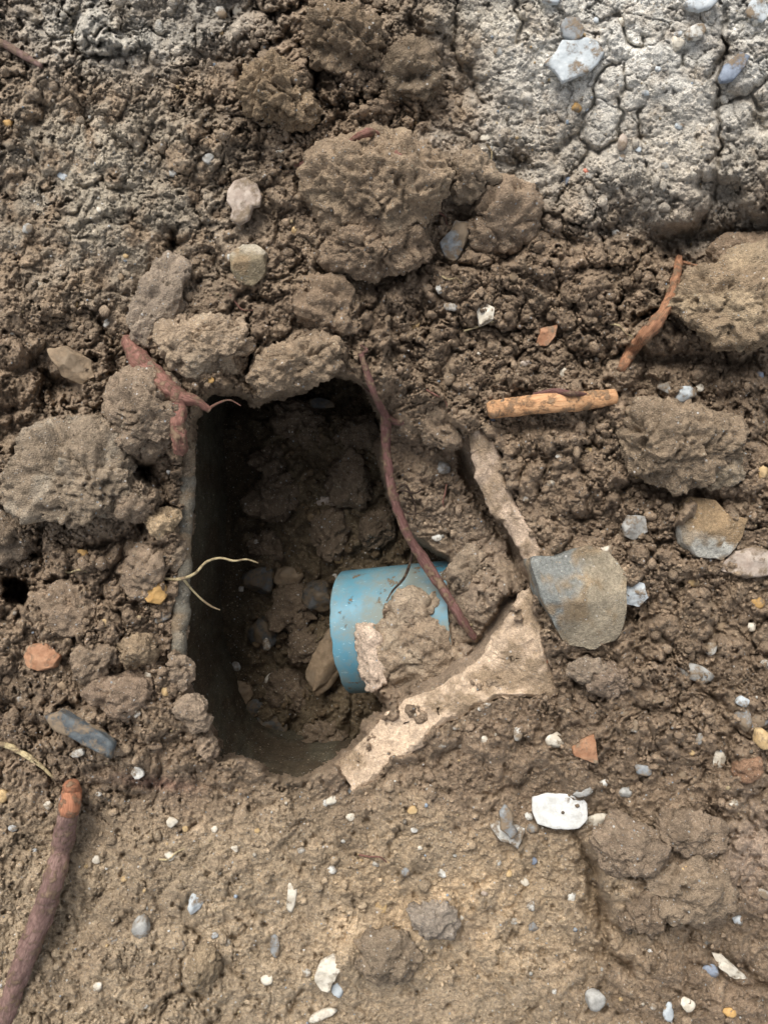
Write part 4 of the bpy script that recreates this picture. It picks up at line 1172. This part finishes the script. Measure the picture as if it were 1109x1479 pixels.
# ---- small pebbles, each with the landmark that finds it
LM = [('the blue pipe', 560, 890), ('the large white flake', 808, 1171), ('the peeled orange twig', 800, 580), ('the bent orange root', 940, 470),
      ('the orange triangular chip', 845, 1083), ('the large angular stone', 835, 845), ('the muddy whitish stone', 1018, 766), ('the lower right mound', 960, 1260),
      ('the pale oval stone', 475, 1403), ('the thick bottom left root', 65, 1290), ('the dark slate piece', 120, 1058), ('the orange brick chunk', 62, 947),
      ('the big greyish clod', 110, 690), ('the forked red root', 245, 570), ('the grey tan stone', 360, 384), ('the pinkish flake', 352, 291),
      ('the largest clod', 550, 300), ('the bluish grey stone', 657, 350), ('the largest pale blue slab', 830, 86), ('the tilted blue slab', 1058, 98),
      ('the smaller white flake', 733, 1201), ('the central root', 575, 740), ('the round burrow', 28, 852), ('the crumbly dark clod', 978, 642),
      ('the tan topped clod', 1045, 430), ('the upper left clay', 170, 230), ('the round greyish clod', 626, 1330), ('the pale fine root', 300, 825),
      ('the wide concrete edge', 680, 1010), ('the yellowish rim pebble', 225, 855), ('the smooth tan chip', 997, 1266), ('the white rim chip', 200, 1116), ('the upright oval clod', 292, 1398),
      ('the long pale stone', 1040, 1390), ('the pale bluish pebble', 915, 857), ('the orange splinter', 770, 937)]
CN = {'white': 'white', 'pale': 'pale', 'grey': 'grey', 'bluegrey': 'blue grey', 'bluewhite': 'bluish white', 'dark': 'dark', 'tan': 'tan', 'ochre': 'ochre',
      'orange': 'orange', 'pink': 'pinkish', 'brown': 'brown', 'blue': 'blue', 'red': 'reddish'}


def find_label(px, py, rx, ry, kind):
    size = 'tiny' if max(rx, ry) < 5.5 else ('small' if max(rx, ry) < 10 else 'medium')
    shape = 'long' if max(rx, ry) / min(rx, ry) > 1.5 else ('round' if max(rx, ry) / min(rx, ry) < 1.15 else 'oval')
    lm = sorted(LM, key=lambda t: math.hypot(px - t[1], py - t[2]))

    def side(t):
        dx, dy = px - t[1], py - t[2]
        a = math.degrees(math.atan2(-dy, dx)) % 360
        return ['right of', 'above and right of', 'above', 'above and left of', 'left of', 'below and left of', 'below', 'below and right of'][int((a + 22.5) // 45) % 8]
    for a in range(0, 5):
        for far in (True,):
            d = math.hypot(px - lm[a][1], py - lm[a][2])
            q = 'close ' if d < 55 else ('' if d < 110 else 'well ')
            s = f"{size} {shape} {CN[kind]} pebble {q}{side(lm[a])} {lm[a][0]}"
            if s not in used_labels and a == 0: return s
            A_, B_ = lm[0][0].replace('the ', ''), lm[a][0].replace('the ', '')
            s2 = f"{size} {CN[kind]} pebble {side(lm[0])} {A_}, {side(lm[a]).replace('above and ', 'upper ').replace('below and ', 'lower ').replace(' of', '')} of {B_}" if a else s
            s2 = s2.replace(', above of', ', above').replace(', below of', ', below')
            if s2 not in used_labels and a and len(s2.split()) <= 16: return s2
    return s2


PB = """1000 47 0 0 0 x;977 63 10 9 0 pale;978 50 7 4 -50 bluewhite;851 253 9 7 10 white;849 248 7 4 10 red;817 262 9 5 -50 blue;899 205 8 13 5 pink;980 182 6 5 0 bluewhite
831 155 7 7 0 ochre;845 157 6 4 0 bluewhite;932 134 5 5 0 bluewhite;780 121 5 4 0 white;650 443 12 6 10 white;634 418 5 6 0 white;623 435 4 3 0 pale
816 484 6 5 0 bluegrey;888 336 5 4 0 white;776 332 8 8 0 tan;783 404 4 3 0 pale;921 216 4 4 0 bluewhite;898 228 5 4 0 bluewhite;319 18 11 8 30 white;343 13 7 8 0 pale
13 177 8 6 0 ochre;182 370 5 4 0 tan;334 371 5 4 0 white;155 467 4 7 10 white;144 303 5 5 0 pale;405 219 5 3 0 white;426 333 5 5 0 tan;31 664 5 4 0 white
233 891 11 8 -20 bluegrey;206 788 7 6 0 white;163 844 6 6 0 grey;120 800 8 6 0 ochre;303 548 6 5 0 ochre;630 777 9 7 -20 white;614 896 8 14 0 pink;583 969 8 7 0 pale
625 955 8 6 0 bluegrey;640 676 8 10 0 grey;703 1019 5 4 0 white;693 1024 5 4 0 white;660 1050 6 5 0 white;638 1076 7 4 10 white;661 1076 8 4 20 white;747 1060 6 8 0 white
698 1068 7 7 0 pale;537 1120 8 7 0 bluegrey;812 541 7 8 20 pale;757 524 7 4 0 pink;692 510 4 3 0 pale;990 568 12 11 -30 bluewhite;963 560 13 8 0 grey;901 560 5 5 0 pale
712 605 5 5 0 blue;750 604 5 4 0 pale;807 659 7 5 0 white;760 720 5 4 0 white;795 697 5 5 0 pale;1002 632 5 5 0 white;917 686 8 7 0 tan;880 796 10 9 0 pale
1095 542 8 8 0 blue;1100 682 8 8 0 tan;1096 870 10 8 0 ochre;1026 937 8 12 25 white;999 972 22 10 15 grey;1104 959 7 5 0 white;1071 1013 11 8 10 bluewhite
1073 1040 10 13 0 bluegrey;1097 1040 12 10 -20 bluegrey;1100 1066 13 17 -20 tan;918 1048 9 8 0 white;803 1069 11 11 0 pale;901 1030 9 5 0 bluegrey;1010 1067 7 7 0 grey
1037 1096 8 11 0 pale;998 1087 6 5 0 tan;931 1112 11 7 20 bluegrey;872 1132 8 5 -30 white;999 1152 5 4 0 white;842 1143 12 6 -20 grey;863 1184 15 8 -20 pale
763 1179 8 6 10 white;771 1197 9 7 0 bluegrey;621 1139 6 5 0 white;596 1170 9 8 0 tan;598 1198 5 4 0 white;605 1225 4 3 0 pale;585 1259 8 8 0 bluegrey
638 1261 7 5 20 white;719 1246 4 4 0 white;771 1243 6 7 0 blue;825 1294 6 7 20 white;758 1274 6 5 0 pale;743 1331 8 5 0 white;766 1309 6 7 0 white;769 1338 8 8 0 bluegrey
667 1325 4 4 0 pale;595 1397 6 5 0 white;978 1295 6 6 0 tan;1028 1287 5 9 -10 bluewhite;1103 1292 9 6 35 white;1066 1329 9 7 20 bluewhite;1018 1357 5 9 -20 bluegrey
1026 1399 10 9 0 blue;860 1445 13 13 0 grey;943 1453 7 6 0 white;965 1461 7 11 -10 bluewhite;992 1450 9 9 0 pale;800 1431 5 5 0 white;1052 1463 8 7 0 ochre;20 1195 6 5 0 bluewhite
197 1031 8 8 0 white;143 1147 4 4 0 white;70 1162 6 6 0 pale;5 1150 9 10 0 tan;248 1187 9 7 -30 pale;246 1237 7 6 0 pale;268 1196 6 7 0 tan;310 1198 5 6 0 pale
282 1305 10 14 20 bluewhite;310 1351 7 5 -20 bluewhite;328 1361 5 5 0 white;397 1363 7 15 -5 bluegrey;443 1405 9 7 10 white;487 1428 6 12 0 bluewhite;420 1295 6 18 5 pale
435 1228 7 5 0 white;481 1256 7 5 10 white;543 1247 5 5 0 white;505 1142 6 6 0 bluegrey;478 1156 7 7 0 pale;507 1181 7 5 0 pale;210 1453 4 4 0 white;143 1426 7 6 0 pale
293 1397 7 7 0 pale;465 1466 24 7 -20 pale;205 1340 14 14 0 grey;163 1360 8 7 0 bluegrey;264 1365 5 7 0 bluegrey;700 1290 5 5 0 pink;470 1160 5 5 0 white
735 1262 6 6 0 tan;552 1310 8 7 0 tan;388 1415 9 7 0 pale;20 1150 0 0 0 x;372 1200 5 4 0 tan;340 1225 5 5 0 pale;905 1145 9 7 0 grey;960 1180 7 6 0 brown
890 1020 8 6 0 brown;948 1010 9 8 0 brown;985 1120 7 7 0 brown;1060 1160 6 5 0 pale;1085 905 7 6 0 pale;1040 905 8 8 0 brown;950 925 10 8 0 brown;1000 840 8 6 0 tan
740 400 9 8 0 brown;830 430 8 7 0 brown;600 470 7 6 0 tan;560 460 6 6 0 brown;720 545 7 6 0 brown;1010 560 5 5 0 pale;850 650 7 5 0 tan;880 700 6 6 0 brown
60 410 6 5 0 pale;110 440 5 5 0 tan;40 330 8 6 0 grey;90 255 6 5 0 bluewhite;250 250 7 6 0 grey;300 230 9 7 0 grey;20 480 5 4 0 pale;175 400 6 6 0 brown
150 900 6 5 0 tan;90 990 7 6 0 brown;30 1010 6 5 0 grey;240 1000 7 6 0 tan;215 975 5 5 0 pale;50 1230 5 5 0 bluewhite;140 1240 6 6 0 pale;180 1270 5 5 0 tan
690 20 7 5 0 pale;720 75 6 5 0 grey;900 30 7 6 0 pale;950 100 6 5 0 bluewhite;1000 250 5 5 0 pale;960 240 6 5 0 grey;860 30 5 5 0 bluewhite;760 160 4 4 0 pale;700 200 6 5 0 pale"""
k = 0
for e in PB.replace('\n', ';').split(';'):
    a = e.split(); px, py, rx, ry, rt = [float(t) for t in a[:5]]
    if a[5] == 'x': continue
    k += 1
    lb = find_label(px, py, rx, ry, a[5])
    q_ = 0.88 if max(rx, ry) < 10 else 0.95
    stone(px, py, rx * q_, ry * q_, rt, a[5], lb, seed=300 + k, sub=3, soft=0.035, n=8 + k % 5, lift=0.40, group='small pebbles scattered over the soil', flat=(k % 3 == 0))

# stones on the cavity floor and on the bank
CS = [(378, 840, 21, 15, 10, 'dark', 'dark wet stone with white chips right of the pale fine root', 14), (415, 835, 19, 16, 0, 'brown', 'grey brown stone between two dark stones in the cavity', 13),
      (460, 862, 23, 17, 8, 'dark', 'dark angular stone touching the open end of the blue pipe', 18), (380, 914, 16, 23, -20, 'dark', 'glossy dark stone low in the cavity with a white chip', 14),
      (352, 999, 14, 17, 0, 'brown', 'egg shaped brown pebble on the cavity floor', 12), (365, 1024, 14, 11, -40, 'dark', 'dark pebble beneath the egg shaped pebble', 8),
      (395, 1050, 19, 14, 20, 'dark', 'dark stone at the bottom of the cavity with a white chip', 10), (474, 956, 22, 50, 34, 'brown', 'slanted grey brown slab leaning beside the blue pipe end', 12),
      (478, 728, 21, 13, 20, 'pink', 'pinkish grey stone on the heap above the blue pipe', 10), (386, 931, 5, 9, -10, 'white', 'white chip on the glossy dark stone', 4),
      (388, 1061, 6, 4, 20, 'white', 'white chip on the lowest dark stone', 3), (369, 784, 6, 4, 10, 'white', 'white chip just above the tip of the pale fine root', 3),
      (349, 850, 4, 5, 0, 'white', 'tiny white chip left of the dark wet stone', 3), (390, 980, 9, 5, -40, 'pale', 'pale chip above the egg shaped pebble', 4),
      (343, 963, 7, 8, 0, 'grey', 'small grey chip on the left of the cavity floor', 5), (395, 705, 5, 4, 0, 'pale', 'tiny pale chip on the dim upper heap', 3),
      (490, 808, 7, 6, 0, 'tan', 'small tan pebble directly above the pipe end', 5), (484, 833, 4, 5, 0, 'white', 'tiny white chip at the upper corner of the pipe end', 3)]
for i, (px, py, rx, ry, rt, kd, lb, rz) in enumerate(CS):
    off = 14 if 'chip on the' in lb and kd == 'white' else 2
    if 'slanted' in lb: off = 40
    stone(px, py, rx, ry, rt, kd, lb, 'pebble' if max(rx, ry) < 18 else 'stone', 'pebble' if max(rx, ry) < 18 else 'stone', rz=rz, lift=0.5, seed=600 + i, sub=4 if max(rx, ry) > 12 else 2, base=floor_z(px, py) + off, group='stones on the cavity floor')


# ------------------------------------------------------------------ roots
def tube(name, pts, rad, mat, parent=None, label=None, cat=None, seed=0, rough=0.12, sides=20, n=14, knots=0.15, flat=1.0):
    """pts: (px, py, height) ; rad: radii along, units"""
    C_ = catmull(pts, n)
    W_ = np.stack(to_world(C_[:, 0], C_[:, 1], C_[:, 2]), 1)
    m = len(W_)
    rr = np.interp(np.linspace(0, 1, m), np.linspace(0, 1, len(rad)), rad) * S
    s_ = np.arange(m) * 1.0
    rr = rr * (1 + knots * 0.55 * fbm2(s_ + seed * 50, s_ * 0, 16, 4, seed % 8, 0.6))
    T_ = np.gradient(W_, axis=0); T_ /= np.linalg.norm(T_, axis=1)[:, None]
    V_ = []; U_ = []
    L_ = np.concatenate([[0], np.cumsum(np.linalg.norm(np.diff(W_, axis=0), axis=1))]) / S
    upv = np.array([0, 0, 1.0])
    for i in range(m):
        a = np.cross(T_[i], upv); a /= (np.linalg.norm(a) + 1e-9); b = np.cross(a, T_[i])
        ang = np.linspace(0, 2 * np.pi, sides, endpoint=False)
        V_.append(W_[i] + (a[None] * np.cos(ang)[:, None] + b[None] * np.sin(ang)[:, None] * flat) * rr[i])
        U_.append(np.stack([np.full(sides, L_[i]), np.cos(ang) * 3 + seed, np.sin(ang) * 3], 1))
    V_ = np.concatenate(V_); U_ = np.concatenate(U_)
    ctr = np.repeat(W_, sides, 0); rad_ = V_ - ctr
    q = V_ / S
    nzv = fbm3(q * np.array([1, 1, 1]) + seed * 11, 9, 4, seed % 4) * rough + fbm3(np.stack([U_[:, 0] / 30, U_[:, 1] * 1.2, U_[:, 2] * 1.2], 1), 1, 3, 1) * rough
    V_ = ctr + rad_ * (1 + nzv)[:, None]
    # closed broken ends
    e0 = len(V_); V_ = np.vstack([V_, W_[0] - T_[0] * rr[0] * 0.35, W_[-1] + T_[-1] * rr[-1] * 0.35]); U_ = np.vstack([U_, U_[0], U_[-1]])
    idx = np.arange(m * sides).reshape(m, sides); nx_ = np.roll(idx, -1, 1)
    F_ = np.stack([idx[:-1], nx_[:-1], nx_[1:], idx[1:]], -1).reshape(-1, 4).tolist()
    F4 = np.array(F_)
    tri = [[idx[0, j], e0, nx_[0, j]] for j in range(sides)] + [[idx[-1, j], nx_[-1, j], e0 + 1] for j in range(sides)]
    F3 = np.vstack([F4[:, [0, 1, 2]], F4[:, [0, 2, 3]], np.array(tri)])
    loc = W_[0] if parent is None else None
    o = mesh_from(name, V_, F3, mat, loc=loc)
    if parent is not None:
        o.parent = parent; o.matrix_parent_inverse.identity()
        o.location = -parent.location
        # put the part's geometry in its parent's frame
    a = o.data.attributes.new('along', 'FLOAT_VECTOR', 'POINT'); a.data.foreach_set('vector', U_.astype(np.float32).ravel())
    if label: tag(o, label, cat)
    return o


def gz(px, py, up=6): return (px, py, sample_mean(px, py, 8) + up)


# forked red root at the left rim
r1 = tube('red_root', [gz(186, 492, 2), gz(200, 518, 22), gz(222, 540, 26), gz(244, 562, 26), (262, 574, sample(262, 574) + 22), (284, 580, sample(240, 572) + 14), (303, 592, sample(240, 572) + 4)],
          [9, 15, 13, 12, 9, 6, 5], M_REDROOT, None, 'forked red root lying over the clod at the upper left corner of the hole', 'root', 1, 0.22, knots=0.4)
ztop = sample(250, 590)
tube('branch', [(254, 566, ztop + 24), (258, 590, ztop + 22), (257, 615, ztop + 26), (261, 638, ztop + 22), (259, 654, ztop + 12)], [8, 9, 11, 12, 9], M_REDROOT, r1, seed=2, rough=0.25, knots=0.4)
tube('rootlet', [(301, 591, ztop + 4), (316, 582, ztop + 2), (332, 578, ztop), (348, 586, ztop - 6)], [2.2, 1.6, 1.2, 0.7], M_REDROOT, r1, seed=3, sides=8)
# central root
r2 = tube('central_root', [(522, 512, sample_high(522, 508, 12) + 12), (531, 542, sample_high(531, 542, 10) + 10), (543, 575, sample_high(545, 572, 10) + 6), (556, 602, 4), (557, 640, -26), (563, 690, -34), (574, 736, -44), (592, 778, -52), (618, 818, max(-62, sample_high(618, 818, 8) + 4)), (650, 868, max(-44, sample_high(650, 868, 10) + 10)), (668, 898, max(-44, sample_high(668, 898, 8) + 8)), (686, 922, sample_high(686, 922, 6) + 2)],
          [4, 5, 5, 7, 6.5, 7, 7.5, 8, 8, 7, 4.5], M_CENTROOT, None, 'long dark red root hanging across the opening over the blue pipe', 'root', 4, 0.16, knots=0.35, n=12)
tube('branch', [(555, 600, -18), (572, 610, -16), (588, 608, -14), (604, 602, -16)], [6, 5, 4.5, 3.5], M_CENTROOT, r2, seed=5, rough=0.25)
tube('rootlet', [(522, 516, sample(522, 505) + 8), (526, 540, 4), (524, 556, -6), (534, 566, -8), (546, 572, -10)], [1.8, 1.6, 1.5, 1.2, 1], M_CENTROOT, r2, seed=6, sides=8)
tube('rootlet', [(518, 512, sample(518, 505) + 6), (530, 506, sample(530, 506) + 8), (520, 498, sample(520, 500) + 4)], [1.8, 2.4, 1.2], M_CENTROOT, r2, seed=16, sides=8)
tube('rootlet', [(566, 710, -38), (584, 700, -40), (594, 716, -46), (600, 735, -52), (596, 756, -60)], [2, 1.7, 1.6, 1.3, 0.8], M_DARKROOT, r2, seed=7, sides=8)
tube('rootlet', [(572, 726, -40), (590, 742, -46), (610, 738, -50), (618, 722, -54)], [1.8, 1.5, 1.2, 0.8], M_DARKROOT, r2, seed=8, sides=8)
tube('rootlet', [(568, 716, -38), (578, 708, -34), (600, 712, -40), (612, 704, -48)], [1.6, 1.4, 1.2, 0.8], M_DARKROOT, r2, seed=18, sides=8)
tube('rootlet', [(596, 782, -54), (594, 806, -72), (584, 834, -84), (568, 852, -88), (558, 868, -90)], [2.2, 2.4, 2.2, 1.6, 0.9], M_DARKROOT, r2, seed=9, sides=8)
# pale fine root
r3 = tube('fine_root', [(238, 836, sample(238, 836) + 10), (262, 836, 30), (282, 828, 16), (298, 812, 0), (318, 806, -6), (338, 810, -12), (356, 808, -16), (373, 813, -22)],
          [2.2, 2.4, 2.0, 1.9, 1.8, 1.6, 1.4, 0.9], M_WHITEROOT, None, 'pale fine forked root reaching from the left rim into the dark opening', 'root', 10, 0.1, 8)
tube('branch', [(265, 836, 29), (276, 850, 12), (292, 866, -2), (306, 876, -8), (318, 881, -12)], [2, 1.8, 1.6, 1.5, 1], M_WHITEROOT, r3, seed=11, sides=8)
# orange root at the right
r4 = tube('orange_root', [gz(980, 374, 16), gz(976, 400, 34), gz(966, 436, 42), gz(950, 462, 36), gz(930, 486, 28), gz(912, 506, 18), gz(896, 534, 4)],
          [6, 7, 7.5, 7.5, 8.5, 8, 6], M_ORANGE, None, 'bent orange root beside the large tan topped clod at the right', 'root', 12, 0.25, knots=0.45)
tube('rootlet', [gz(978, 378, 12), gz(992, 380, 10), gz(1008, 384, 6), gz(1022, 386, 2)], [3, 2.2, 1.6, 1], M_ORANGE, r4, seed=13, sides=8)
# peeled twig
r5 = tube('peeled_twig', [gz(708, 592, 18), gz(740, 588, 20), gz(780, 583, 20), gz(820, 581, 18), gz(850, 578, 18), gz(888, 573, 14)],
          [12.5, 13.5, 13.5, 13, 12.5, 11], M_TWIG, None, 'straight peeled orange twig lying right of the hole', 'twig', 14, 0.07, knots=0.12, flat=0.7)
tube('bark_strip', [gz(770, 570, 20), gz(800, 566, 22), gz(825, 568, 22), gz(850, 570, 20)], [3, 5, 4, 2], M_CENTROOT, r5, seed=15, sides=10)
# thick root at the lower left
r6 = tube('thick_root', [gz(102, 1150, 24), gz(98, 1180, 24), gz(90, 1225, 22), gz(78, 1270, 22), gz(66, 1310, 20), gz(46, 1360, 16), gz(28, 1410, 8), gz(14, 1450, 0), gz(0, 1500, -4)],
          [14, 14, 14, 15, 16, 16, 15, 13, 10], M_BARKROOT, None, 'thick purple brown root at the lower left with a fresh orange cut end', 'root', 17, 0.14, knots=0.2)
tube('cut_end', [gz(103, 1132, 22), gz(104, 1146, 24), gz(102, 1162, 25), gz(100, 1174, 24)], [10, 14, 15, 13], M_STUB, r6, seed=19, rough=0.12)
# surface roots above the hole
tube('surface_root', [gz(426, 238, 8), gz(448, 236, 16), gz(470, 230, 18), gz(492, 228, 16)], [4, 6, 5, 4], M_REDROOT, None, 'short dark red root left of the largest clod above the hole', 'root', 20, 0.2)
tube('surface_root', [gz(505, 205, 30), gz(530, 192, 36), gz(552, 198, 44), gz(572, 222, 46), gz(588, 240, 44)], [3, 5, 4, 5, 3], M_REDROOT, None, 'dark red root draped over the top of the largest clod', 'root', 21, 0.25)
tube('surface_root', [gz(440, 285, 6), gz(456, 262, 14), gz(470, 245, 12)], [4, 5, 3], M_REDROOT, None, 'stubby red root under the short dark red root', 'root', 22, 0.25)
for q_, (hx, hy, hr, hl) in enumerate([(515, 212, 20, 44), (578, 236, 70, 38), (470, 262, 140, 40), (548, 190, -30, 46), (640, 396, 30, 30), (620, 300, 40, 36), (410, 250, 10, 36), (700, 210, 60, 40),
                                       (330, 430, 30, 40), (150, 560, -20, 42), (90, 820, 15, 36), (620, 560, 50, 44), (690, 560, -30, 36), (880, 470, 20, 40), (640, 700, 80, 40), (1010, 930, 30, 34), (230, 1240, -15, 40), (520, 1230, 25, 46)]):
    cx_, sx_ = math.cos(math.radians(hr)), math.sin(math.radians(hr))
    pp_ = [(hx + cx_ * t * hl + sx_ * 5 * math.sin(t * 5 + q_), hy + sx_ * t * hl - cx_ * 5 * math.sin(t * 5 + q_)) for t in (0, 0.33, 0.66, 1)]
    o = tube('hair_root', [(u, v, sample_high(u, v, 6) + (3 if 0 < n_ < 3 else -2) + (18 if math.hypot(u - 552, v - 285) < 80 else 0)) for n_, (u, v) in enumerate(pp_)], [1.5, 1.3, 1.1, 0.7], [M_DARKROOT, M_WHITEROOT, M_REDROOT][q_ % 3], None, None, None, 60 + q_, 0.05, 7)
    s_lab = find_label(hx, hy, 3, 3, 'pale').split('pebble')[1].strip()
    tag(o, 'hair thin ' + ['dark', 'pale', 'reddish'][q_ % 3] + ' rootlet ' + s_lab, 'root', 'hair thin rootlets in the soil')
tube('straw', [gz(670, 478, 12), gz(690, 472, 12), gz(712, 464, 14)], [1.3, 1.3, 1.0], M_WHITEROOT, None, 'thin dry straw below the whitish angular pebble', 'straw', 23, 0.05, 6)
tube('wood_splinter', [gz(752, 920, 14), gz(770, 938, 14), gz(792, 956, 12)], [3.5, 4.5, 3], M_STUB, None, 'orange wood splinter on the wide concrete edge', 'splinter', 24, 0.15, 8, flat=0.5)
tube('surface_root', [gz(-20, 1072, 6), gz(14, 1078, 8), gz(40, 1092, 8), gz(60, 1106, 6), gz(78, 1124, 4)], [3.5, 4.5, 4, 3, 1.5], M_WHITEROOT, None, 'pale dried root at the left edge above the thick purple root', 'root', 25, 0.2)
tube('surface_root', [gz(-20, 52, 6), gz(10, 66, 10), gz(34, 80, 10), gz(60, 96, 6)], [4, 5, 5, 3], M_BARKROOT, None, 'greyish root in the upper left corner', 'root', 26, 0.2)


# ------------------------------------------------------------------ loose crumbs (nobody could count them)
def crumbs(name, label, N, rmin, rmax, weight, seed, sub=1, zf=None, area=(-120, 1230, -120, 1600), tint=(124, 104, 80), palette=None):
    rs = np.random.RandomState(seed)
    V0, F0 = ICO[sub]
    xs, ys = [], []
    while len(xs) < N:
        x = rs.uniform(area[0], area[1], N); y = rs.uniform(area[2], area[3], N)
        wq = weight(x, y) > rs.rand(N)
        xs += list(x[wq]); ys += list(y[wq])
    x = np.array(xs[:N]); y = np.array(ys[:N])
    r = rmin + (rmax - rmin) * rs.rand(N) ** 3
    z = zf(x, y) + r * 0.35
    nv = len(V0)
    P = V0[None] * (1 + 0.5 * (rs.rand(N, nv, 1) - 0.5)) * (0.65 + 0.6 * rs.rand(N, 1, 3)) * r[:, None, None]
    if sub > 1:
        Np = rs.normal(size=(N, 9, 3)); Np /= np.linalg.norm(Np, axis=2)[:, :, None]
        t_ = np.einsum('vc,npc->nvp', V0, Np); dd_ = 0.55 + 0.45 * rs.rand(N, 1, 9)
        q_ = np.where(t_ > 0.05, dd_ / np.maximum(t_, 0.05), 1.15).min(2) * (0.8 + 0.4 * billow3((V0[None] + rs.rand(N, 1, 3) * 50).reshape(-1, 3), 0.9, 3).reshape(N, nv))
        P = V0[None] * np.minimum(q_, 1.15)[:, :, None] * (0.7 + 0.6 * rs.rand(N, 1, 3)) * r[:, None, None]
        P = P * (1 + 0.10 * (rs.rand(N, nv, 1) - 0.5))
    cx, cy, cz = to_world(x, y, z)
    V_ = P * S + np.stack([cx, cy, cz], 1)[:, None, :]
    F_ = (F0[None] + (np.arange(N) * nv)[:, None, None]).reshape(-1, 3)
    if palette is None:
        cc = soil_colour(x, y, (rs.rand(N), rs.rand(N), rs.rand(N), rs.rand(N)), x * 0 + 0.5) * (0.9 + 0.3 * rs.rand(N, 1)) if tint is None else lin(tint) * (0.75 + 0.5 * rs.rand(N, 1))
    else:
        cc = lin(np.array(palette)[rs.randint(0, len(palette), N)]) * (0.85 + 0.3 * rs.rand(N, 1))
    o = mesh_from(name, V_.reshape(-1, 3), F_, M_SOIL, colr=np.repeat(cc, nv, 0), smooth_=False)
    tag(o, label, 'soil crumbs' if palette is None else 'grit', kind='stuff')
    return o


def zs(x, y):
    i = np.clip(np.searchsorted(gx, x), 1, len(gx) - 1); j = np.clip(np.searchsorted(gy, y), 1, len(gy) - 1)
    return hh_nohole.reshape(SH)[j, i]


def holefree(x, y): return 1.0 * ~(inside(x, y, HOLE) | (dist_poly(x, y, HOLE, True) < 8))


def w_crumb(x, y):
    w_ = 0.25 + 0.6 * bump(x, y, 480, 130, 180, 200, 0, 1.5) + 0.6 * bump(x, y, 800, 470, 280, 150, 0, 1.5) + 0.5 * bump(x, y, 1000, 850, 220, 320, 0, 1.5) + 0.4 * bump(x, y, 120, 800, 220, 300, 0, 1.5) + 0.4 * bump(x, y, 650, 800, 90, 200)
    w_ = w_ - 0.22 * bump(x, y, 920, 110, 260, 150, 0, 1.6) - 0.12 * smooth(1120, 1200, y)
    return np.clip(w_, 0.03, 1) * holefree(x, y) * (0.35 + 0.65 * smooth(-0.3, 0.3, fbm2(x, y, 60, 3, 4)))


crumbs('loose_crumbs', 'brown soil crumbs scattered over the whole ground', 2600, 3, 8.5, w_crumb, 1, 2, zs, tint=None)
crumbs('fine_crumbs', 'fine soil crumbs scattered over the whole ground', 20000, 1.2, 3.8, w_crumb, 2, 1, zs, tint=None)
GRIT = [(196, 192, 182), (214, 212, 206), (168, 150, 118), (150, 160, 170), (186, 160, 120), (176, 166, 150), (120, 112, 100)]
crumbs('fine_grit', 'pale grit grains sprinkled over the soil', 1100, 1.2, 3.4, lambda x, y: (0.35 + 0.5 * smooth(950, 1200, y) + 0.3 * bump(x, y, 900, 120, 260, 160)) * holefree(x, y), 3, 1, zs, palette=GRIT)
crumbs('cavity_crumbs', 'dark soil crumbs on the cavity floor', 1500, 2, 9, lambda x, y: smooth(330, 400, x), 4, 2, lambda x, y: floor_full(x, y)[0], area=(300, 700, 560, 1120), tint=(98, 82, 62))
print('objects', len(bpy.data.objects), 'tris', sum(sum(len(p.vertices) - 2 for p in []) or len(o.data.polygons) * (2 if len(o.data.polygons) and o.data.polygons[0].loop_total == 4 else 1) for o in bpy.data.objects if o.type == 'MESH'))
